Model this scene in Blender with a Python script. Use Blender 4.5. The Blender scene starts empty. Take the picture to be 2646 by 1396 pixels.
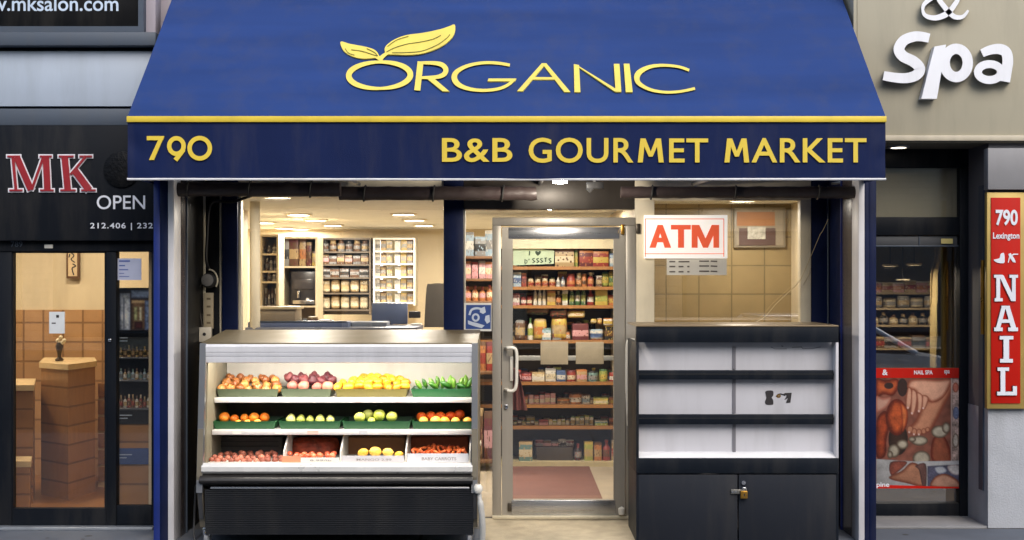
import bpy, bmesh, math, random
from mathutils import Vector, Matrix, noise as mnoise
random.seed(7)
SC = bpy.context.scene
COL = SC.collection
R = math.radians

# ---------------------------------------------------------------- camera, sky, sun, exposure
F, CX, CY, EYE = 3200.0, 1323.0, 725.0, 1.73      # the lens in photograph pixels, the vanishing point, eye height
cam_d = bpy.data.cameras.new('camera'); cam = bpy.data.objects.new('camera', cam_d); COL.objects.link(cam)
cam.location = (0, 0, EYE); cam.rotation_euler = (R(90), 0, 0)
cam_d.sensor_width = 36; cam_d.lens = 36*F/2646; cam_d.shift_y = (CY-698)/2646
cam_d.clip_start = .05; cam_d.clip_end = 3000
SC.camera = cam
SUN_EL, SUN_AZ = 42, 200                         # degrees; the sun stands behind the camera, a little to its right
wd = bpy.data.worlds.new('World'); SC.world = wd; wd.use_nodes = True
nt = wd.node_tree; bg = nt.nodes['Background']
sky = nt.nodes.new('ShaderNodeTexSky'); sky.sky_type = 'NISHITA'; sky.sun_disc = False
sky.sun_elevation = R(SUN_EL); sky.sun_rotation = R(180-22); sky.air_density = 1.2; sky.dust_density = 2.5; sky.ozone_density = 1.0
nt.links.new(sky.outputs[0], bg.inputs[0]); bg.inputs[1].default_value = .10
sd = bpy.data.lights.new('sun', 'SUN'); sd.energy = .8; sd.angle = R(40); sd.color = (1, .96, .9)
sun = bpy.data.objects.new('sun', sd); COL.objects.link(sun)
sun.rotation_euler = (R(90-SUN_EL), 0, R(22))
SC.view_settings.view_transform = 'Standard'; SC.view_settings.look = 'None'
SC.view_settings.exposure = 1.08; SC.view_settings.gamma = 1
SC.render.engine = 'CYCLES'
SC.cycles.use_denoising = True
SC.cycles.max_bounces = 8; SC.cycles.transparent_max_bounces = 16
SC.cycles.sample_clamp_indirect = 6
SC.cycles.caustics_reflective = False; SC.cycles.caustics_refractive = False

# ---------------------------------------------------------------- helpers: photograph pixels -> metres
def X(px, D): return (px-CX)*D/F
def Z(py, D): return EYE-(py-CY)*D/F
def P(px, py, D): return Vector((X(px, D), D, Z(py, D)))
def lin(c):
    return tuple(((v/255)/12.92 if v/255 <= .04045 else ((v/255+.055)/1.055)**2.4) for v in c)

# ---------------------------------------------------------------- materials
MATS = {}
def _new(name):
    m = bpy.data.materials.new(name); m.use_nodes = True
    return m, m.node_tree, m.node_tree.nodes['Principled BSDF']
def N(nt, t, **k):
    n = nt.nodes.new(t)
    for a, v in k.items(): setattr(n, a, v)
    return n
def coords(nt, out='Object', scale=(1, 1, 1), swz=None, off=(0, 0, 0)):
    tc = N(nt, 'ShaderNodeTexCoord'); mp = N(nt, 'ShaderNodeMapping'); mp.inputs['Scale'].default_value = scale; mp.inputs['Location'].default_value = off
    src = tc.outputs[out]
    if swz:
        sp = N(nt, 'ShaderNodeSeparateXYZ'); cb = N(nt, 'ShaderNodeCombineXYZ'); nt.links.new(src, sp.inputs[0])
        for i, a in enumerate(swz): nt.links.new(sp.outputs['xyz'.index(a)], cb.inputs[i])
        src = cb.outputs[0]
    nt.links.new(src, mp.inputs[0])
    return mp.outputs[0]
def mat(name, col, rough=.5, metal=0., var=.10, scale=6., bump=0., bscale=60., stretch=(1, 1, 1), spec=.5, coat=0., dirt=.16):
    """one real colour with a little uneven dirt and wear in it"""
    if name in MATS: return MATS[name]
    m, nt, b = _new(name); c = lin(col)
    v = coords(nt, 'Object', stretch)
    n1 = N(nt, 'ShaderNodeTexNoise'); n1.inputs['Scale'].default_value = scale; n1.inputs['Detail'].default_value = 6
    nt.links.new(v, n1.inputs['Vector'])
    rp = N(nt, 'ShaderNodeValToRGB'); rp.color_ramp.elements[0].position = .3; rp.color_ramp.elements[1].position = .7
    rp.color_ramp.elements[0].color = (*[x*(1-var) for x in c], 1); rp.color_ramp.elements[1].color = (*[min(1, x*(1+var)) for x in c], 1)
    nt.links.new(n1.outputs[0], rp.inputs[0])
    n3 = N(nt, 'ShaderNodeTexNoise'); n3.inputs['Scale'].default_value = 1.6; n3.inputs['Detail'].default_value = 9; n3.inputs['Roughness'].default_value = .65
    nt.links.new(coords(nt, 'Object', (3.5, 3.5, .55)), n3.inputs['Vector'])
    m3 = N(nt, 'ShaderNodeMapRange'); m3.inputs['From Min'].default_value = .48; m3.inputs['From Max'].default_value = .72; m3.inputs['To Min'].default_value = 0; m3.inputs['To Max'].default_value = dirt
    nt.links.new(n3.outputs[0], m3.inputs[0])
    d3 = N(nt, 'ShaderNodeMix', data_type='RGBA'); nt.links.new(m3.outputs[0], d3.inputs[0]); nt.links.new(rp.outputs[0], d3.inputs[6]); d3.inputs[7].default_value = (.10, .09, .075, 1)
    nt.links.new(d3.outputs[2], b.inputs['Base Color'])
    mr = N(nt, 'ShaderNodeMapRange'); mr.inputs['To Min'].default_value = max(.02, rough-.10); mr.inputs['To Max'].default_value = min(1, rough+.10)
    nt.links.new(n1.outputs[0], mr.inputs[0]); nt.links.new(mr.outputs[0], b.inputs['Roughness'])
    b.inputs['Metallic'].default_value = metal; b.inputs['Specular IOR Level'].default_value = spec
    b.inputs['Coat Weight'].default_value = coat
    if bump:
        n2 = N(nt, 'ShaderNodeTexNoise'); n2.inputs['Scale'].default_value = bscale; n2.inputs['Detail'].default_value = 4
        nt.links.new(v, n2.inputs['Vector'])
        bp = N(nt, 'ShaderNodeBump'); bp.inputs['Strength'].default_value = bump; bp.inputs['Distance'].default_value = .01
        nt.links.new(n2.outputs[0], bp.inputs['Height']); nt.links.new(bp.outputs[0], b.inputs['Normal'])
    MATS[name] = m; return m
def glow(name, col, strength):
    if name in MATS: return MATS[name]
    m, nt, b = _new(name)
    b.inputs['Base Color'].default_value = (.8, .8, .8, 1); b.inputs['Emission Color'].default_value = (*col, 1); b.inputs['Emission Strength'].default_value = strength
    MATS[name] = m; return m
def glass(name, refl=.05, tint=(1, 1, 1), rough=.0):
    """window glass: see-through, with a mirror image that grows towards grazing angles"""
    if name in MATS: return MATS[name]
    m = bpy.data.materials.new(name); m.use_nodes = True; nt = m.node_tree; nt.nodes.clear()
    out = N(nt, 'ShaderNodeOutputMaterial'); mx = N(nt, 'ShaderNodeMixShader'); tr = N(nt, 'ShaderNodeBsdfTransparent'); gl = N(nt, 'ShaderNodeBsdfGlossy')
    tr.inputs[0].default_value = (*tint, 1); gl.inputs['Roughness'].default_value = rough
    fr = N(nt, 'ShaderNodeLayerWeight'); fr.inputs[0].default_value = .3
    mr = N(nt, 'ShaderNodeMapRange'); mr.inputs['To Min'].default_value = refl; mr.inputs['To Max'].default_value = .9
    pw = N(nt, 'ShaderNodeMath', operation='POWER'); pw.inputs[1].default_value = 3
    nt.links.new(fr.outputs['Facing'], pw.inputs[0]); nt.links.new(pw.outputs[0], mr.inputs[0]); nt.links.new(mr.outputs[0], mx.inputs[0])
    nt.links.new(tr.outputs[0], mx.inputs[1]); nt.links.new(gl.outputs[0], mx.inputs[2]); nt.links.new(mx.outputs[0], out.inputs[0])
    MATS[name] = m; return m
def tiles(name, c1, c2, mortar, w, h, swz, rough=.5, offset=.5, gap=.008, bump=.4, grain=0., spots=0.):
    if name in MATS: return MATS[name]
    m, nt, b = _new(name)
    v = coords(nt, 'Object', (1, 1, 1), swz, (w*.41, h*.12, 0))
    br = N(nt, 'ShaderNodeTexBrick'); br.offset = offset; br.inputs['Scale'].default_value = 1
    br.inputs['Brick Width'].default_value = w; br.inputs['Row Height'].default_value = h; br.inputs['Mortar Size'].default_value = gap
    br.inputs['Color1'].default_value = (*lin(c1), 1); br.inputs['Color2'].default_value = (*lin(c2), 1); br.inputs['Mortar'].default_value = (*lin(mortar), 1)
    nt.links.new(v, br.inputs['Vector'])
    n1 = N(nt, 'ShaderNodeTexNoise'); n1.inputs['Scale'].default_value = 5; n1.inputs['Detail'].default_value = 8
    v2 = coords(nt, 'Object', (1, 1, 1) if not grain else (1, 1, grain), swz); nt.links.new(v2, n1.inputs['Vector'])
    mr = N(nt, 'ShaderNodeMapRange'); mr.inputs['To Min'].default_value = .75; mr.inputs['To Max'].default_value = 1.2; nt.links.new(n1.outputs[0], mr.inputs[0])
    mx = N(nt, 'ShaderNodeMix', data_type='RGBA', blend_type='MULTIPLY'); mx.inputs[0].default_value = 1
    nt.links.new(br.outputs[0], mx.inputs[6]); nt.links.new(mr.outputs[0], mx.inputs[7]); nt.links.new(mx.outputs[2], b.inputs['Base Color'])
    if spots:
        vo = N(nt, 'ShaderNodeTexVoronoi'); vo.inputs['Scale'].default_value = spots; nt.links.new(coords(nt, 'Object'), vo.inputs['Vector'])
        lt = N(nt, 'ShaderNodeMath', operation='LESS_THAN'); lt.inputs[1].default_value = .13; nt.links.new(vo.outputs['Distance'], lt.inputs[0])
        n2 = N(nt, 'ShaderNodeMix', data_type='RGBA'); nt.links.new(lt.outputs[0], n2.inputs[0]); nt.links.new(mx.outputs[2], n2.inputs[6]); n2.inputs[7].default_value = (.045, .045, .045, 1); nt.links.new(n2.outputs[2], b.inputs['Base Color'])
    b.inputs['Roughness'].default_value = rough
    bp = N(nt, 'ShaderNodeBump'); bp.inputs['Strength'].default_value = bump; bp.inputs['Distance'].default_value = .004; bp.invert = True
    nt.links.new(br.outputs['Fac'], bp.inputs['Height']); nt.links.new(bp.outputs[0], b.inputs['Normal'])
    MATS[name] = m; return m
def pack(base, band, accent, rough=.4):
    """printed packaging: a coloured wrapper with a printed band and patches of a second ink"""
    name = 'pack_%02x%02x%02x_%02x%02x%02x_%02x%02x%02x' % (*base, *band, *accent)
    if name in MATS: return MATS[name]
    m, nt, b = _new(name)
    tc = N(nt, 'ShaderNodeTexCoord'); sp = N(nt, 'ShaderNodeSeparateXYZ'); nt.links.new(tc.outputs['Generated'], sp.inputs[0])
    rp = N(nt, 'ShaderNodeValToRGB'); rp.color_ramp.interpolation = 'CONSTANT'
    e = rp.color_ramp.elements; e[0].position = 0; e[0].color = (*lin(base), 1); e[1].position = .26; e[1].color = (*lin(band), 1)
    x = e.new(.62); x.color = (*lin(base), 1); x = e.new(.86); x.color = (*lin(accent), 1)
    nt.links.new(sp.outputs[2], rp.inputs[0])
    oi = N(nt, 'ShaderNodeObjectInfo'); va = N(nt, 'ShaderNodeVectorMath', operation='ADD')
    nt.links.new(tc.outputs['Generated'], va.inputs[0]); nt.links.new(oi.outputs['Random'], va.inputs[1])
    vo = N(nt, 'ShaderNodeTexVoronoi'); vo.inputs['Scale'].default_value = 5.5; nt.links.new(va.outputs[0], vo.inputs['Vector'])
    gt = N(nt, 'ShaderNodeMath', operation='LESS_THAN'); gt.inputs[1].default_value = .30; nt.links.new(vo.outputs['Distance'], gt.inputs[0])
    mx = N(nt, 'ShaderNodeMix', data_type='RGBA'); nt.links.new(gt.outputs[0], mx.inputs[0]); nt.links.new(rp.outputs[0], mx.inputs[6]); mx.inputs[7].default_value = (*lin(accent), 1)
    nt.links.new(mx.outputs[2], b.inputs['Base Color']); b.inputs['Roughness'].default_value = rough
    MATS[name] = m; return m

# ---------------------------------------------------------------- mesh builder and object tree
ORI = {}
def setp(o, label=None, cat=None, group=None, kind=None):
    if label: o['label'] = label
    if cat: o['category'] = cat
    if group: o['group'] = group
    if kind: o['kind'] = kind
    return o
def empty(name, loc, label, cat, group=None):
    o = bpy.data.objects.new(name, None); COL.objects.link(o); o.location = loc; o.empty_display_size = .1
    ORI[o] = Vector(loc); return setp(o, label, cat, group)
class MB:
    def __init__(s): s.b = bmesh.new()
    def box(s, x0, y0, z0, x1, y1, z1, bev=0.):
        x0, x1 = sorted((x0, x1)); y0, y1 = sorted((y0, y1)); z0, z1 = sorted((z0, z1))
        r = bmesh.ops.create_cube(s.b, size=1)
        for v in r['verts']: v.co = Vector(((x0+x1)/2+v.co.x*(x1-x0), (y0+y1)/2+v.co.y*(y1-y0), (z0+z1)/2+v.co.z*(z1-z0)))
        if bev:
            bev = min(bev, .45*min(x1-x0, y1-y0, z1-z0))
            es = list({e for v in r['verts'] for e in v.link_edges})
            bmesh.ops.bevel(s.b, geom=es, offset=bev, segments=2, affect='EDGES', profile=.5)
        return s
    def pbox(s, px0, py0, px1, py1, D0, D1, bev=0.):
        return s.box(X(px0, D0), D0, Z(py0, D0), X(px1, D0), D1, Z(py1, D0), bev)
    def prism(s, pts, vec, bev=0.):
        vec = Vector(vec); a = [s.b.verts.new(p) for p in pts]; c = [s.b.verts.new(Vector(p)+vec) for p in pts]
        n = len(pts); fs = [s.b.faces.new(a), s.b.faces.new(list(reversed(c)))]
        for i in range(n): fs.append(s.b.faces.new((a[i], c[i], c[(i+1) % n], a[(i+1) % n])))
        return s
    def tube(s, pts, r, seg=10, closed=False):
        pts = [Vector(p) for p in pts]; n = len(pts); rings = []
        up = Vector((0, 0, 1))
        for i, p in enumerate(pts):
            if closed: t = pts[(i+1) % n]-pts[i-1]
            else: t = pts[min(i+1, n-1)]-pts[max(i-1, 0)]
            t.normalize()
            u = up if abs(t.dot(up)) < .9 else Vector((0, 1, 0))
            if i == 0: a = t.cross(u).normalized()
            else: a = (a-t*a.dot(t)).normalized()
            bb = t.cross(a)
            rr = r[i] if isinstance(r, (list, tuple)) else r
            rings.append([s.b.verts.new(p+rr*(math.cos(2*math.pi*k/seg)*a+math.sin(2*math.pi*k/seg)*bb)) for k in range(seg)])
        for i in range(n if closed else n-1):
            A, B = rings[i], rings[(i+1) % n]
            for k in range(seg): s.b.faces.new((A[k], A[(k+1) % seg], B[(k+1) % seg], B[k]))
        if not closed: s.b.faces.new(list(reversed(rings[0]))); s.b.faces.new(rings[-1])
        return s
    def lathe(s, prof, c=(0, 0, 0), seg=20, axis='z', wob=0.):
        c = Vector(c); rings = []
        def pt(r, h, k):
            a = 2*math.pi*k/seg; r = r*(1+wob*math.cos(5*a))
            v = (r*math.cos(a), r*math.sin(a), h)
            return c+Vector(v if axis == 'z' else (v[0], h, v[1]) if axis == 'y' else (h, v[0], v[1]))
        for r, h in prof:
            rings.append([s.b.verts.new(pt(0, h, 0))] if r < 1e-6 else [s.b.verts.new(pt(r, h, k)) for k in range(seg)])
        for A, B in zip(rings, rings[1:]):
            for k in range(seg):
                k2 = (k+1) % seg
                if len(A) == 1 and len(B) == 1: continue
                f = (A[0], B[k2], B[k]) if len(A) == 1 else (A[k], A[k2], B[0]) if len(B) == 1 else (A[k], A[k2], B[k2], B[k])
                s.b.faces.new(f)
        for Rg in (rings[0], rings[-1]):
            if len(Rg) > 2: s.b.faces.new(Rg)
        return s
    def grid(s, fn, nu, nv, thick=None):
        """a sheet fn(u,v) -> point, u and v 0..1; thick: a vector that gives it a back"""
        layers = []
        for t in ([Vector((0, 0, 0))] if thick is None else [Vector((0, 0, 0)), Vector(thick)]):
            layers.append([[s.b.verts.new(Vector(fn(i/nu, j/nv))+t) for j in range(nv+1)] for i in range(nu+1)])
        for li, L in enumerate(layers):
            for i in range(nu):
                for j in range(nv):
                    q = (L[i][j], L[i+1][j], L[i+1][j+1], L[i][j+1])
                    s.b.faces.new(q if li == 0 else tuple(reversed(q)))
        if thick is not None:
            A, B = layers
            per = [(i, 0) for i in range(nu)]+[(nu, j) for j in range(nv)]+[(i, nv) for i in range(nu, 0, -1)]+[(0, j) for j in range(nv, 0, -1)]
            for (i, j), (k, l) in zip(per, per[1:]+per[:1]): s.b.faces.new((A[i][j], B[i][j], B[k][l], A[k][l]))
        return s
    def mesh(s, name, m, smooth=40):
        bmesh.ops.recalc_face_normals(s.b, faces=s.b.faces[:])
        me = bpy.data.meshes.new(name); s.b.to_mesh(me); s.b.free()
        if m: me.materials.append(m)
        if smooth: me.shade_smooth(); me.set_sharp_from_angle(angle=R(smooth))
        return me
    def build(s, name, m, parent=None, label=None, cat=None, group=None, kind=None, smooth=40, at=None):
        me = s.mesh(name, m, smooth); return link(name, me, parent, label, cat, group, kind, at)
def link(name, me, parent=None, label=None, cat=None, group=None, kind=None, at=None):
    """shift the mesh so that its origin is the middle of its foot, and link it"""
    vs = me.vertices
    lo = Vector([min(v.co[i] for v in vs) for i in range(3)]); hi = Vector([max(v.co[i] for v in vs) for i in range(3)])
    org = Vector(at) if at is not None else Vector(((lo.x+hi.x)/2, (lo.y+hi.y)/2, lo.z))
    me.transform(Matrix.Translation(-org))
    o = bpy.data.objects.new(name, me); COL.objects.link(o); ORI[o] = org
    if parent: o.parent = parent; o.location = org-ORI[parent]
    else: o.location = org
    return setp(o, label, cat, group, kind)
def dup(o, loc=None, parent=None):
    c = o.copy(); COL.objects.link(c)
    if parent: c.parent = parent
    if loc is not None: c.location = loc
    ORI[c] = Vector(c.location)
    for ch in o.children: dup(ch, None, c)
    return c
def bx(name, m, r, D0, D1, parent=None, bev=.004, **k):
    return MB().pbox(*r, D0, D1, bev).build(name, m, parent, **k)

# lettering: strokes and outlines given in photograph pixels, laid on a plane and raised a hair
class Plane:
    def __init__(s, p, n): s.p = Vector(p); s.n = Vector(n).normalized()
    def at(s, px, py, off=0.):
        d = Vector(((px-CX)/F, 1, -(py-CY)/F)); e = Vector((0, 0, EYE)); p0 = s.p+s.n*off
        return e+d*((p0-e).dot(s.n)/d.dot(s.n))
def vplane(D): return Plane((0, D, 0), (0, -1, 0))
def spline(pts, n=8, closed=False):
    out = []; m = len(pts)
    for i in range(m if closed else m-1):
        g = lambda k: pts[k % m] if closed else pts[max(0, min(m-1, k))]
        p0, p1, p2, p3 = g(i-1), g(i), g(i+1), g(i+2)
        for j in range(n):
            t = j/n
            out.append(tuple(.5*((2*b)+(-a+c)*t+(2*a-5*b+4*c-d)*t*t+(-a+3*b-3*c+d)*t**3) for a, b, c, d in zip(p0, p1, p2, p3)))
    if not closed: out.append(tuple(pts[-1]))
    return out
class Letters:
    def __init__(s, plane, conv=lambda x, y: (x, y), k=1., depth=.003, base=.002):
        s.pl, s.cv, s.k, s.d, s.base, s.n, s.mb = plane, conv, k, depth, base, 0, MB()
    def _lift(s):
        s.n += 1; return s.base+s.d+s.n*.00015
    def poly(s, pts, grow=0.):
        h = s._lift(); q = [s.cv(*p) for p in pts]
        a = [s.pl.at(x, y, h) for x, y in q]
        s.mb.prism(a, s.pl.n*-(h-s.base*.2)); return s
    def line(s, pts, w, closed=False):
        """w: one width or one per point (in the conv's own units)"""
        h = s._lift(); m = len(pts); L, Rr = [], []
        ws = w if isinstance(w, (list, tuple)) else [w]*m
        for i, p in enumerate(pts):
            def dirn(a, b):
                dx, dy = b[0]-a[0], b[1]-a[1]; l = math.hypot(dx, dy) or 1; return dx/l, dy/l
            if closed or 0 < i < m-1: d1, d2 = dirn(pts[i-1], p), dirn(p, pts[(i+1) % m])
            elif i == 0: d1 = d2 = dirn(p, pts[1])
            else: d1 = d2 = dirn(pts[i-1], p)
            nx, ny = -(d1[1]+d2[1]), d1[0]+d2[0]; l = math.hypot(nx, ny) or 1; nx, ny = nx/l, ny/l
            f = ws[i]/2/max(.5, nx*-d1[1]+ny*d1[0])
            L.append(s.cv(p[0]+nx*f, p[1]+ny*f)); Rr.append(s.cv(p[0]-nx*f, p[1]-ny*f))
        b = s.mb.b; lo = s.base*.2
        V = [[b.verts.new(s.pl.at(*q, z)) for q in side] for side, z in ((L, h), (Rr, h), (L, lo), (Rr, lo))]
        for i in range(m if closed else m-1):
            j = (i+1) % m
            for A, B in ((0, 1), (2, 0), (1, 3), (3, 2)): b.faces.new((V[A][i], V[B][i], V[B][j], V[A][j]))
        if not closed:
            b.faces.new((V[0][0], V[2][0], V[3][0], V[1][0])); b.faces.new((V[0][-1], V[1][-1], V[3][-1], V[2][-1]))
        return s
    def arc(s, cx, cy, rx, ry, w, a0=0, a1=360, n=40):
        full = abs(a1-a0) >= 360
        pts = [(cx+rx*math.cos(R(a0+(a1-a0)*i/n)), cy+ry*math.sin(R(a0+(a1-a0)*i/n))) for i in range(n if full else n+1)]
        return s.line(pts, w, full)
    def build(s, name, m, parent, **k): return s.mb.build(name, m, parent, smooth=0, **k)
def text(body, r, plane, m, parent, name='lettering', bold=0., shear=0., depth=.003, base=.002, spacing=1.):
    """built-in font letters, fitted to the photograph's box r = (x0,y0,x1,y1)"""
    c = bpy.data.curves.new(name, 'FONT'); c.body = body; c.offset = bold; c.shear = shear; c.extrude = .05; c.space_character = spacing
    c.resolution_u = 5
    t = bpy.data.objects.new(name, c); COL.objects.link(t)
    me = bpy.data.meshes.new_from_object(t.evaluated_get(bpy.context.evaluated_depsgraph_get()))
    bpy.data.objects.remove(t); bpy.data.curves.remove(c)
    xs = [v.co.x for v in me.vertices]; ys = [v.co.y for v in me.vertices]
    a, b_, e, f = min(xs), max(xs), min(ys), max(ys)
    for v in me.vertices:
        px = r[0]+(v.co.x-a)/(b_-a)*(r[2]-r[0]); py = r[3]-(v.co.y-e)/(f-e)*(r[3]-r[1])
        v.co = plane.at(px, py, base+depth if v.co.z > 0 else base*.2)
    me.materials.clear(); me.materials.append(m)
    return link(name, me, parent)

ORD = ['first', 'second', 'third', 'fourth', 'fifth', 'sixth', 'seventh', 'eighth', 'ninth', 'tenth', 'eleventh', 'twelfth', 'thirteenth', 'fourteenth', 'fifteenth', 'sixteenth', 'seventeenth', 'eighteenth', 'nineteenth', 'twentieth']

# ---------------------------------------------------------------- the palette
navy = mat('navy_paint', (17, 27, 60), .45, var=.15, bump=.05, spec=0.12); blue_edge = mat('blue_paint', (20, 44, 122), .4, var=.15)
white_trim = mat('white_trim', (205, 203, 205), .45, var=.06); cream = mat('cream_paint', (224, 212, 186), .55, var=.05)
black_paint = mat('black_paint', (15, 16, 19), .45, var=.2, spec=0.2); dark_lam = mat('dark_laminate', (68, 61, 62), .25, var=.12, stretch=(1, 1, .15))
salon_black = mat('salon_black', (19, 23, 30), .5, var=.12, scale=2, spec=0.12); alu = mat('aluminium', (158, 152, 142), .42, .35, var=.06, stretch=(1, 1, .1), scale=14)
steel = mat('brushed_steel', (190, 190, 192), .28, .9, var=.07, stretch=(.05, 1, 1), scale=40); chrome = mat('chrome', (205, 205, 208), .15, 1.)
lilac = mat('lilac_panel', (176, 168, 178), .6, var=.05, scale=2); grey_metal = mat('grey_metal_panel', (172, 184, 200), .4, var=.04, scale=1.5, stretch=(1, 1, 2.))
slate = mat('slate_band', (68, 78, 92), .5, var=.08, scale=3, stretch=(.4, 1, 2)); beige_sign = mat('beige_sign', (178, 171, 150), .55, var=.03, scale=1.2)
rubber = mat('black_rubber', (18, 18, 19), .6); case_white = mat('case_white', (192, 191, 196), .5, var=.05, scale=2.5)
case_black = mat('case_black', (21, 26, 34), .45, var=.10, scale=3, spec=0.12); yellow = mat('yellow_vinyl', (226, 198, 66), .45, var=.05); pale_yellow = mat('pale_yellow_vinyl', (232, 212, 98), .45, var=.04)
win = glass('window_glass', .085); win_dark = glass('tinted_glass', .27, (.72, .72, .72)); salon_glass = glass('salon_glass', .10, (.95, .93, .9))
red_vinyl = mat('red_vinyl', (205, 56, 40), .4, var=.05); white_vinyl = mat('white_vinyl', (225, 228, 236), .4, var=.03); ink = mat('dark_ink', (40, 36, 38), .6)
wall_in = mat('shop_wall', (216, 200, 168), .6, var=.04, scale=2); ceil_in = mat('shop_ceiling', (226, 224, 214), .7, var=.03, scale=2)
shelf_dark = mat('shelf_dark', (62, 54, 48), .5, var=.15); shelf_wood = mat('shelf_wood', (112, 78, 48), .5, var=.2, stretch=(.3, 1, 1), scale=12)
paper = mat('paper', (226, 222, 212), .7, var=.03); brass = mat('brass', (190, 142, 60), .3, .9)

# ---------------------------------------------------------------- ground
conc = tiles('sidewalk_concrete', (91, 97, 107), (85, 91, 101), (54, 57, 62), 1.5, 1.5, 'xyz', .8, 0, .012, .5, 0., 5.)
apron_m = mat('apron_lit_concrete', (168, 156, 132), .8, var=.16, scale=9, bump=.35, bscale=70)  # beige paving, with warm light from the doorway put into its colour
asph = mat('asphalt', (62, 62, 64), .85, var=.2, scale=4, bump=.5, bscale=120)
MB().box(-400, -600, -.16, 400, 3.3, -.14).build('road', asph, kind='structure')
MB().box(-60, 3.3, -.14, 60, 8.62, 0).build('sidewalk', conc, kind='structure')
MB().box(-60, 8.62, -.14, 60, 60, -.004).build('ground', mat('subfloor', (90, 88, 86), .9), kind='structure')
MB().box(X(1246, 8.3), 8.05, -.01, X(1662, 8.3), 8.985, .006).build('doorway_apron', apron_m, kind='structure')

# ---------------------------------------------------------------- market building
L0, R0 = -2.375, 2.414          # outer faces of the two post pairs
MK = empty('market_building', (0, 9, 0), 'grocery shop front with navy posts and bright interior under the blue awning', 'shop')
MB().box(-2.7, 8.92, 2.62, 2.5, 9.25, 6.5).build('upper_wall', lilac, MK)
for s in (-1, 1):
    if s < 0: e0, e1, t0, t1, w0 = X(396, 8.2), X(413, 8.2), X(435, 8.2), X(450.5, 8.2), X(450.5, 8.2)
    else: e0, e1, t0, t1, w0 = X(2265, 8.2), X(2246, 8.2), X(2233, 8.2), X(2218, 8.2), X(2218, 8.2)
    MB().box(e0, 8.205, 0, e1, 8.36, 2.62, .004).build('post_edge', blue_edge if s < 0 else navy, MK)
    MB().box(e1, 8.2, 0, t0, 8.36, 2.62, .006).build('post', navy, MK)
    MB().box(t0, 8.19, 0, t1, 8.36, 2.62, .003).build('corner_trim', white_trim, MK)
    dm = 8.49 if s < 0 else 8.6
    MB().box(w0-s*.002, 8.362, 0, w0+s*.10, dm, 2.62).build('side_wall', dark_lam, MK)
    MB().box(w0+s*.004, dm, 0, w0+s*.10, 8.995, 2.62).build('side_wall', black_paint if s < 0 else navy, MK)
    MB().box(w0-s*.012, dm-.006, 0, w0+s*.02, dm+.006, 2.62).build('edge_trim', slate if s < 0 else blue_edge, MK)
# facade plane D = 9: posts, header, frames, panes
def fac(name, m, r, d0=8.985, d1=9.06, bev=.004, parent=None, **k): return bx(name, m, r, d0, d1, parent or MK, bev, **k)
ZG = 1340
fac('jamb_wall', black_paint, (500, 455, 524, ZG), 8.97); fac('corner_strip', cream, (524, 500, 530, 880), 8.96)
fac('jamb_wall', black_paint, (530, 455, 567, ZG), 8.975); fac('corner_strip', cream, (567, 500, 572, 880), 8.96)
fac('post', navy, (573, 455, 614, ZG), 8.94, bev=.008)
fac('post', navy, (1146, 455, 1198, ZG), 8.94, bev=.008)
fac('jamb_wall', navy, (2096, 455, 2148, ZG), 8.97); fac('edge_trim', slate, (2139, 480, 2142, 860), 8.95)
fac('header', mat('header_brown', (58, 52, 46), .4, .3, var=.1), (1198, 455, 1640, 541), 8.96, 9.1)
fac('header', cream, (614, 440, 1146, 509), 8.965, 9.1); fac('header', cream, (1640, 440, 2096, 518), 8.965, 9.1)
fac('stall_riser', navy, (614, 860, 1146, ZG), 8.97, 9.2); fac('stall_riser', cream, (1645, 862, 2096, ZG), 8.97, 9.2)
win2 = glass('shop_window_glass', .13); fr = fac('window_frame', cream, (614, 509, 623, 860), 8.97, 9.04); MB().box(X(623, 9), 9.0, Z(858, 9), X(1146, 9), 9.006, Z(509, 9)).build('pane', win2, fr)
MB().tube([P(659, 850, 9.9), P(659, 500, 9.9)], .042, 16).build('pipe', cream, MK)
fr = fac('window_frame', cream, (1640, 518, 1691, 862), 8.965, 9.05); MB().box(X(1691, 9), 9.0, Z(862, 9), X(2068, 9), 9.006, Z(518, 9)).build('pane', win2, fr)
fac('window_frame', cream, (2068, 518, 2096, 862), 8.965, 9.05)
# sidelight beside the door, transom above it
fr = fac('window_frame', alu, (1198, 541, 1203, ZG), 8.98, 9.03); MB().box(X(1203, 9), 9.0, 0.01, X(1272, 9), 9.006, Z(541, 9)).build('pane', win, fr)
fr = fac('transom_bar', alu, (1272, 562, 1642, 583), 8.955, 9.05); MB().box(X(1272, 9), 9.0, Z(562, 9), X(1640, 9), 9.006, Z(541, 9)).build('pane', win, fr)
fac('door_frame', alu, (1272, 583, 1295, ZG), 8.955, 9.05); fac('door_frame', alu, (1617, 583, 1643, ZG), 8.955, 9.05)
fac('threshold', mat('threshold', (214, 204, 178), .4, .3), (1272, 1334, 1643, 1342), 8.93, 9.06)
for y in (578, 1318): fac('hinge', mat('hinge_metal', (84, 78, 70), .4, .8), (1644, y, 1655, y+26), 8.945, 8.966)
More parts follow.
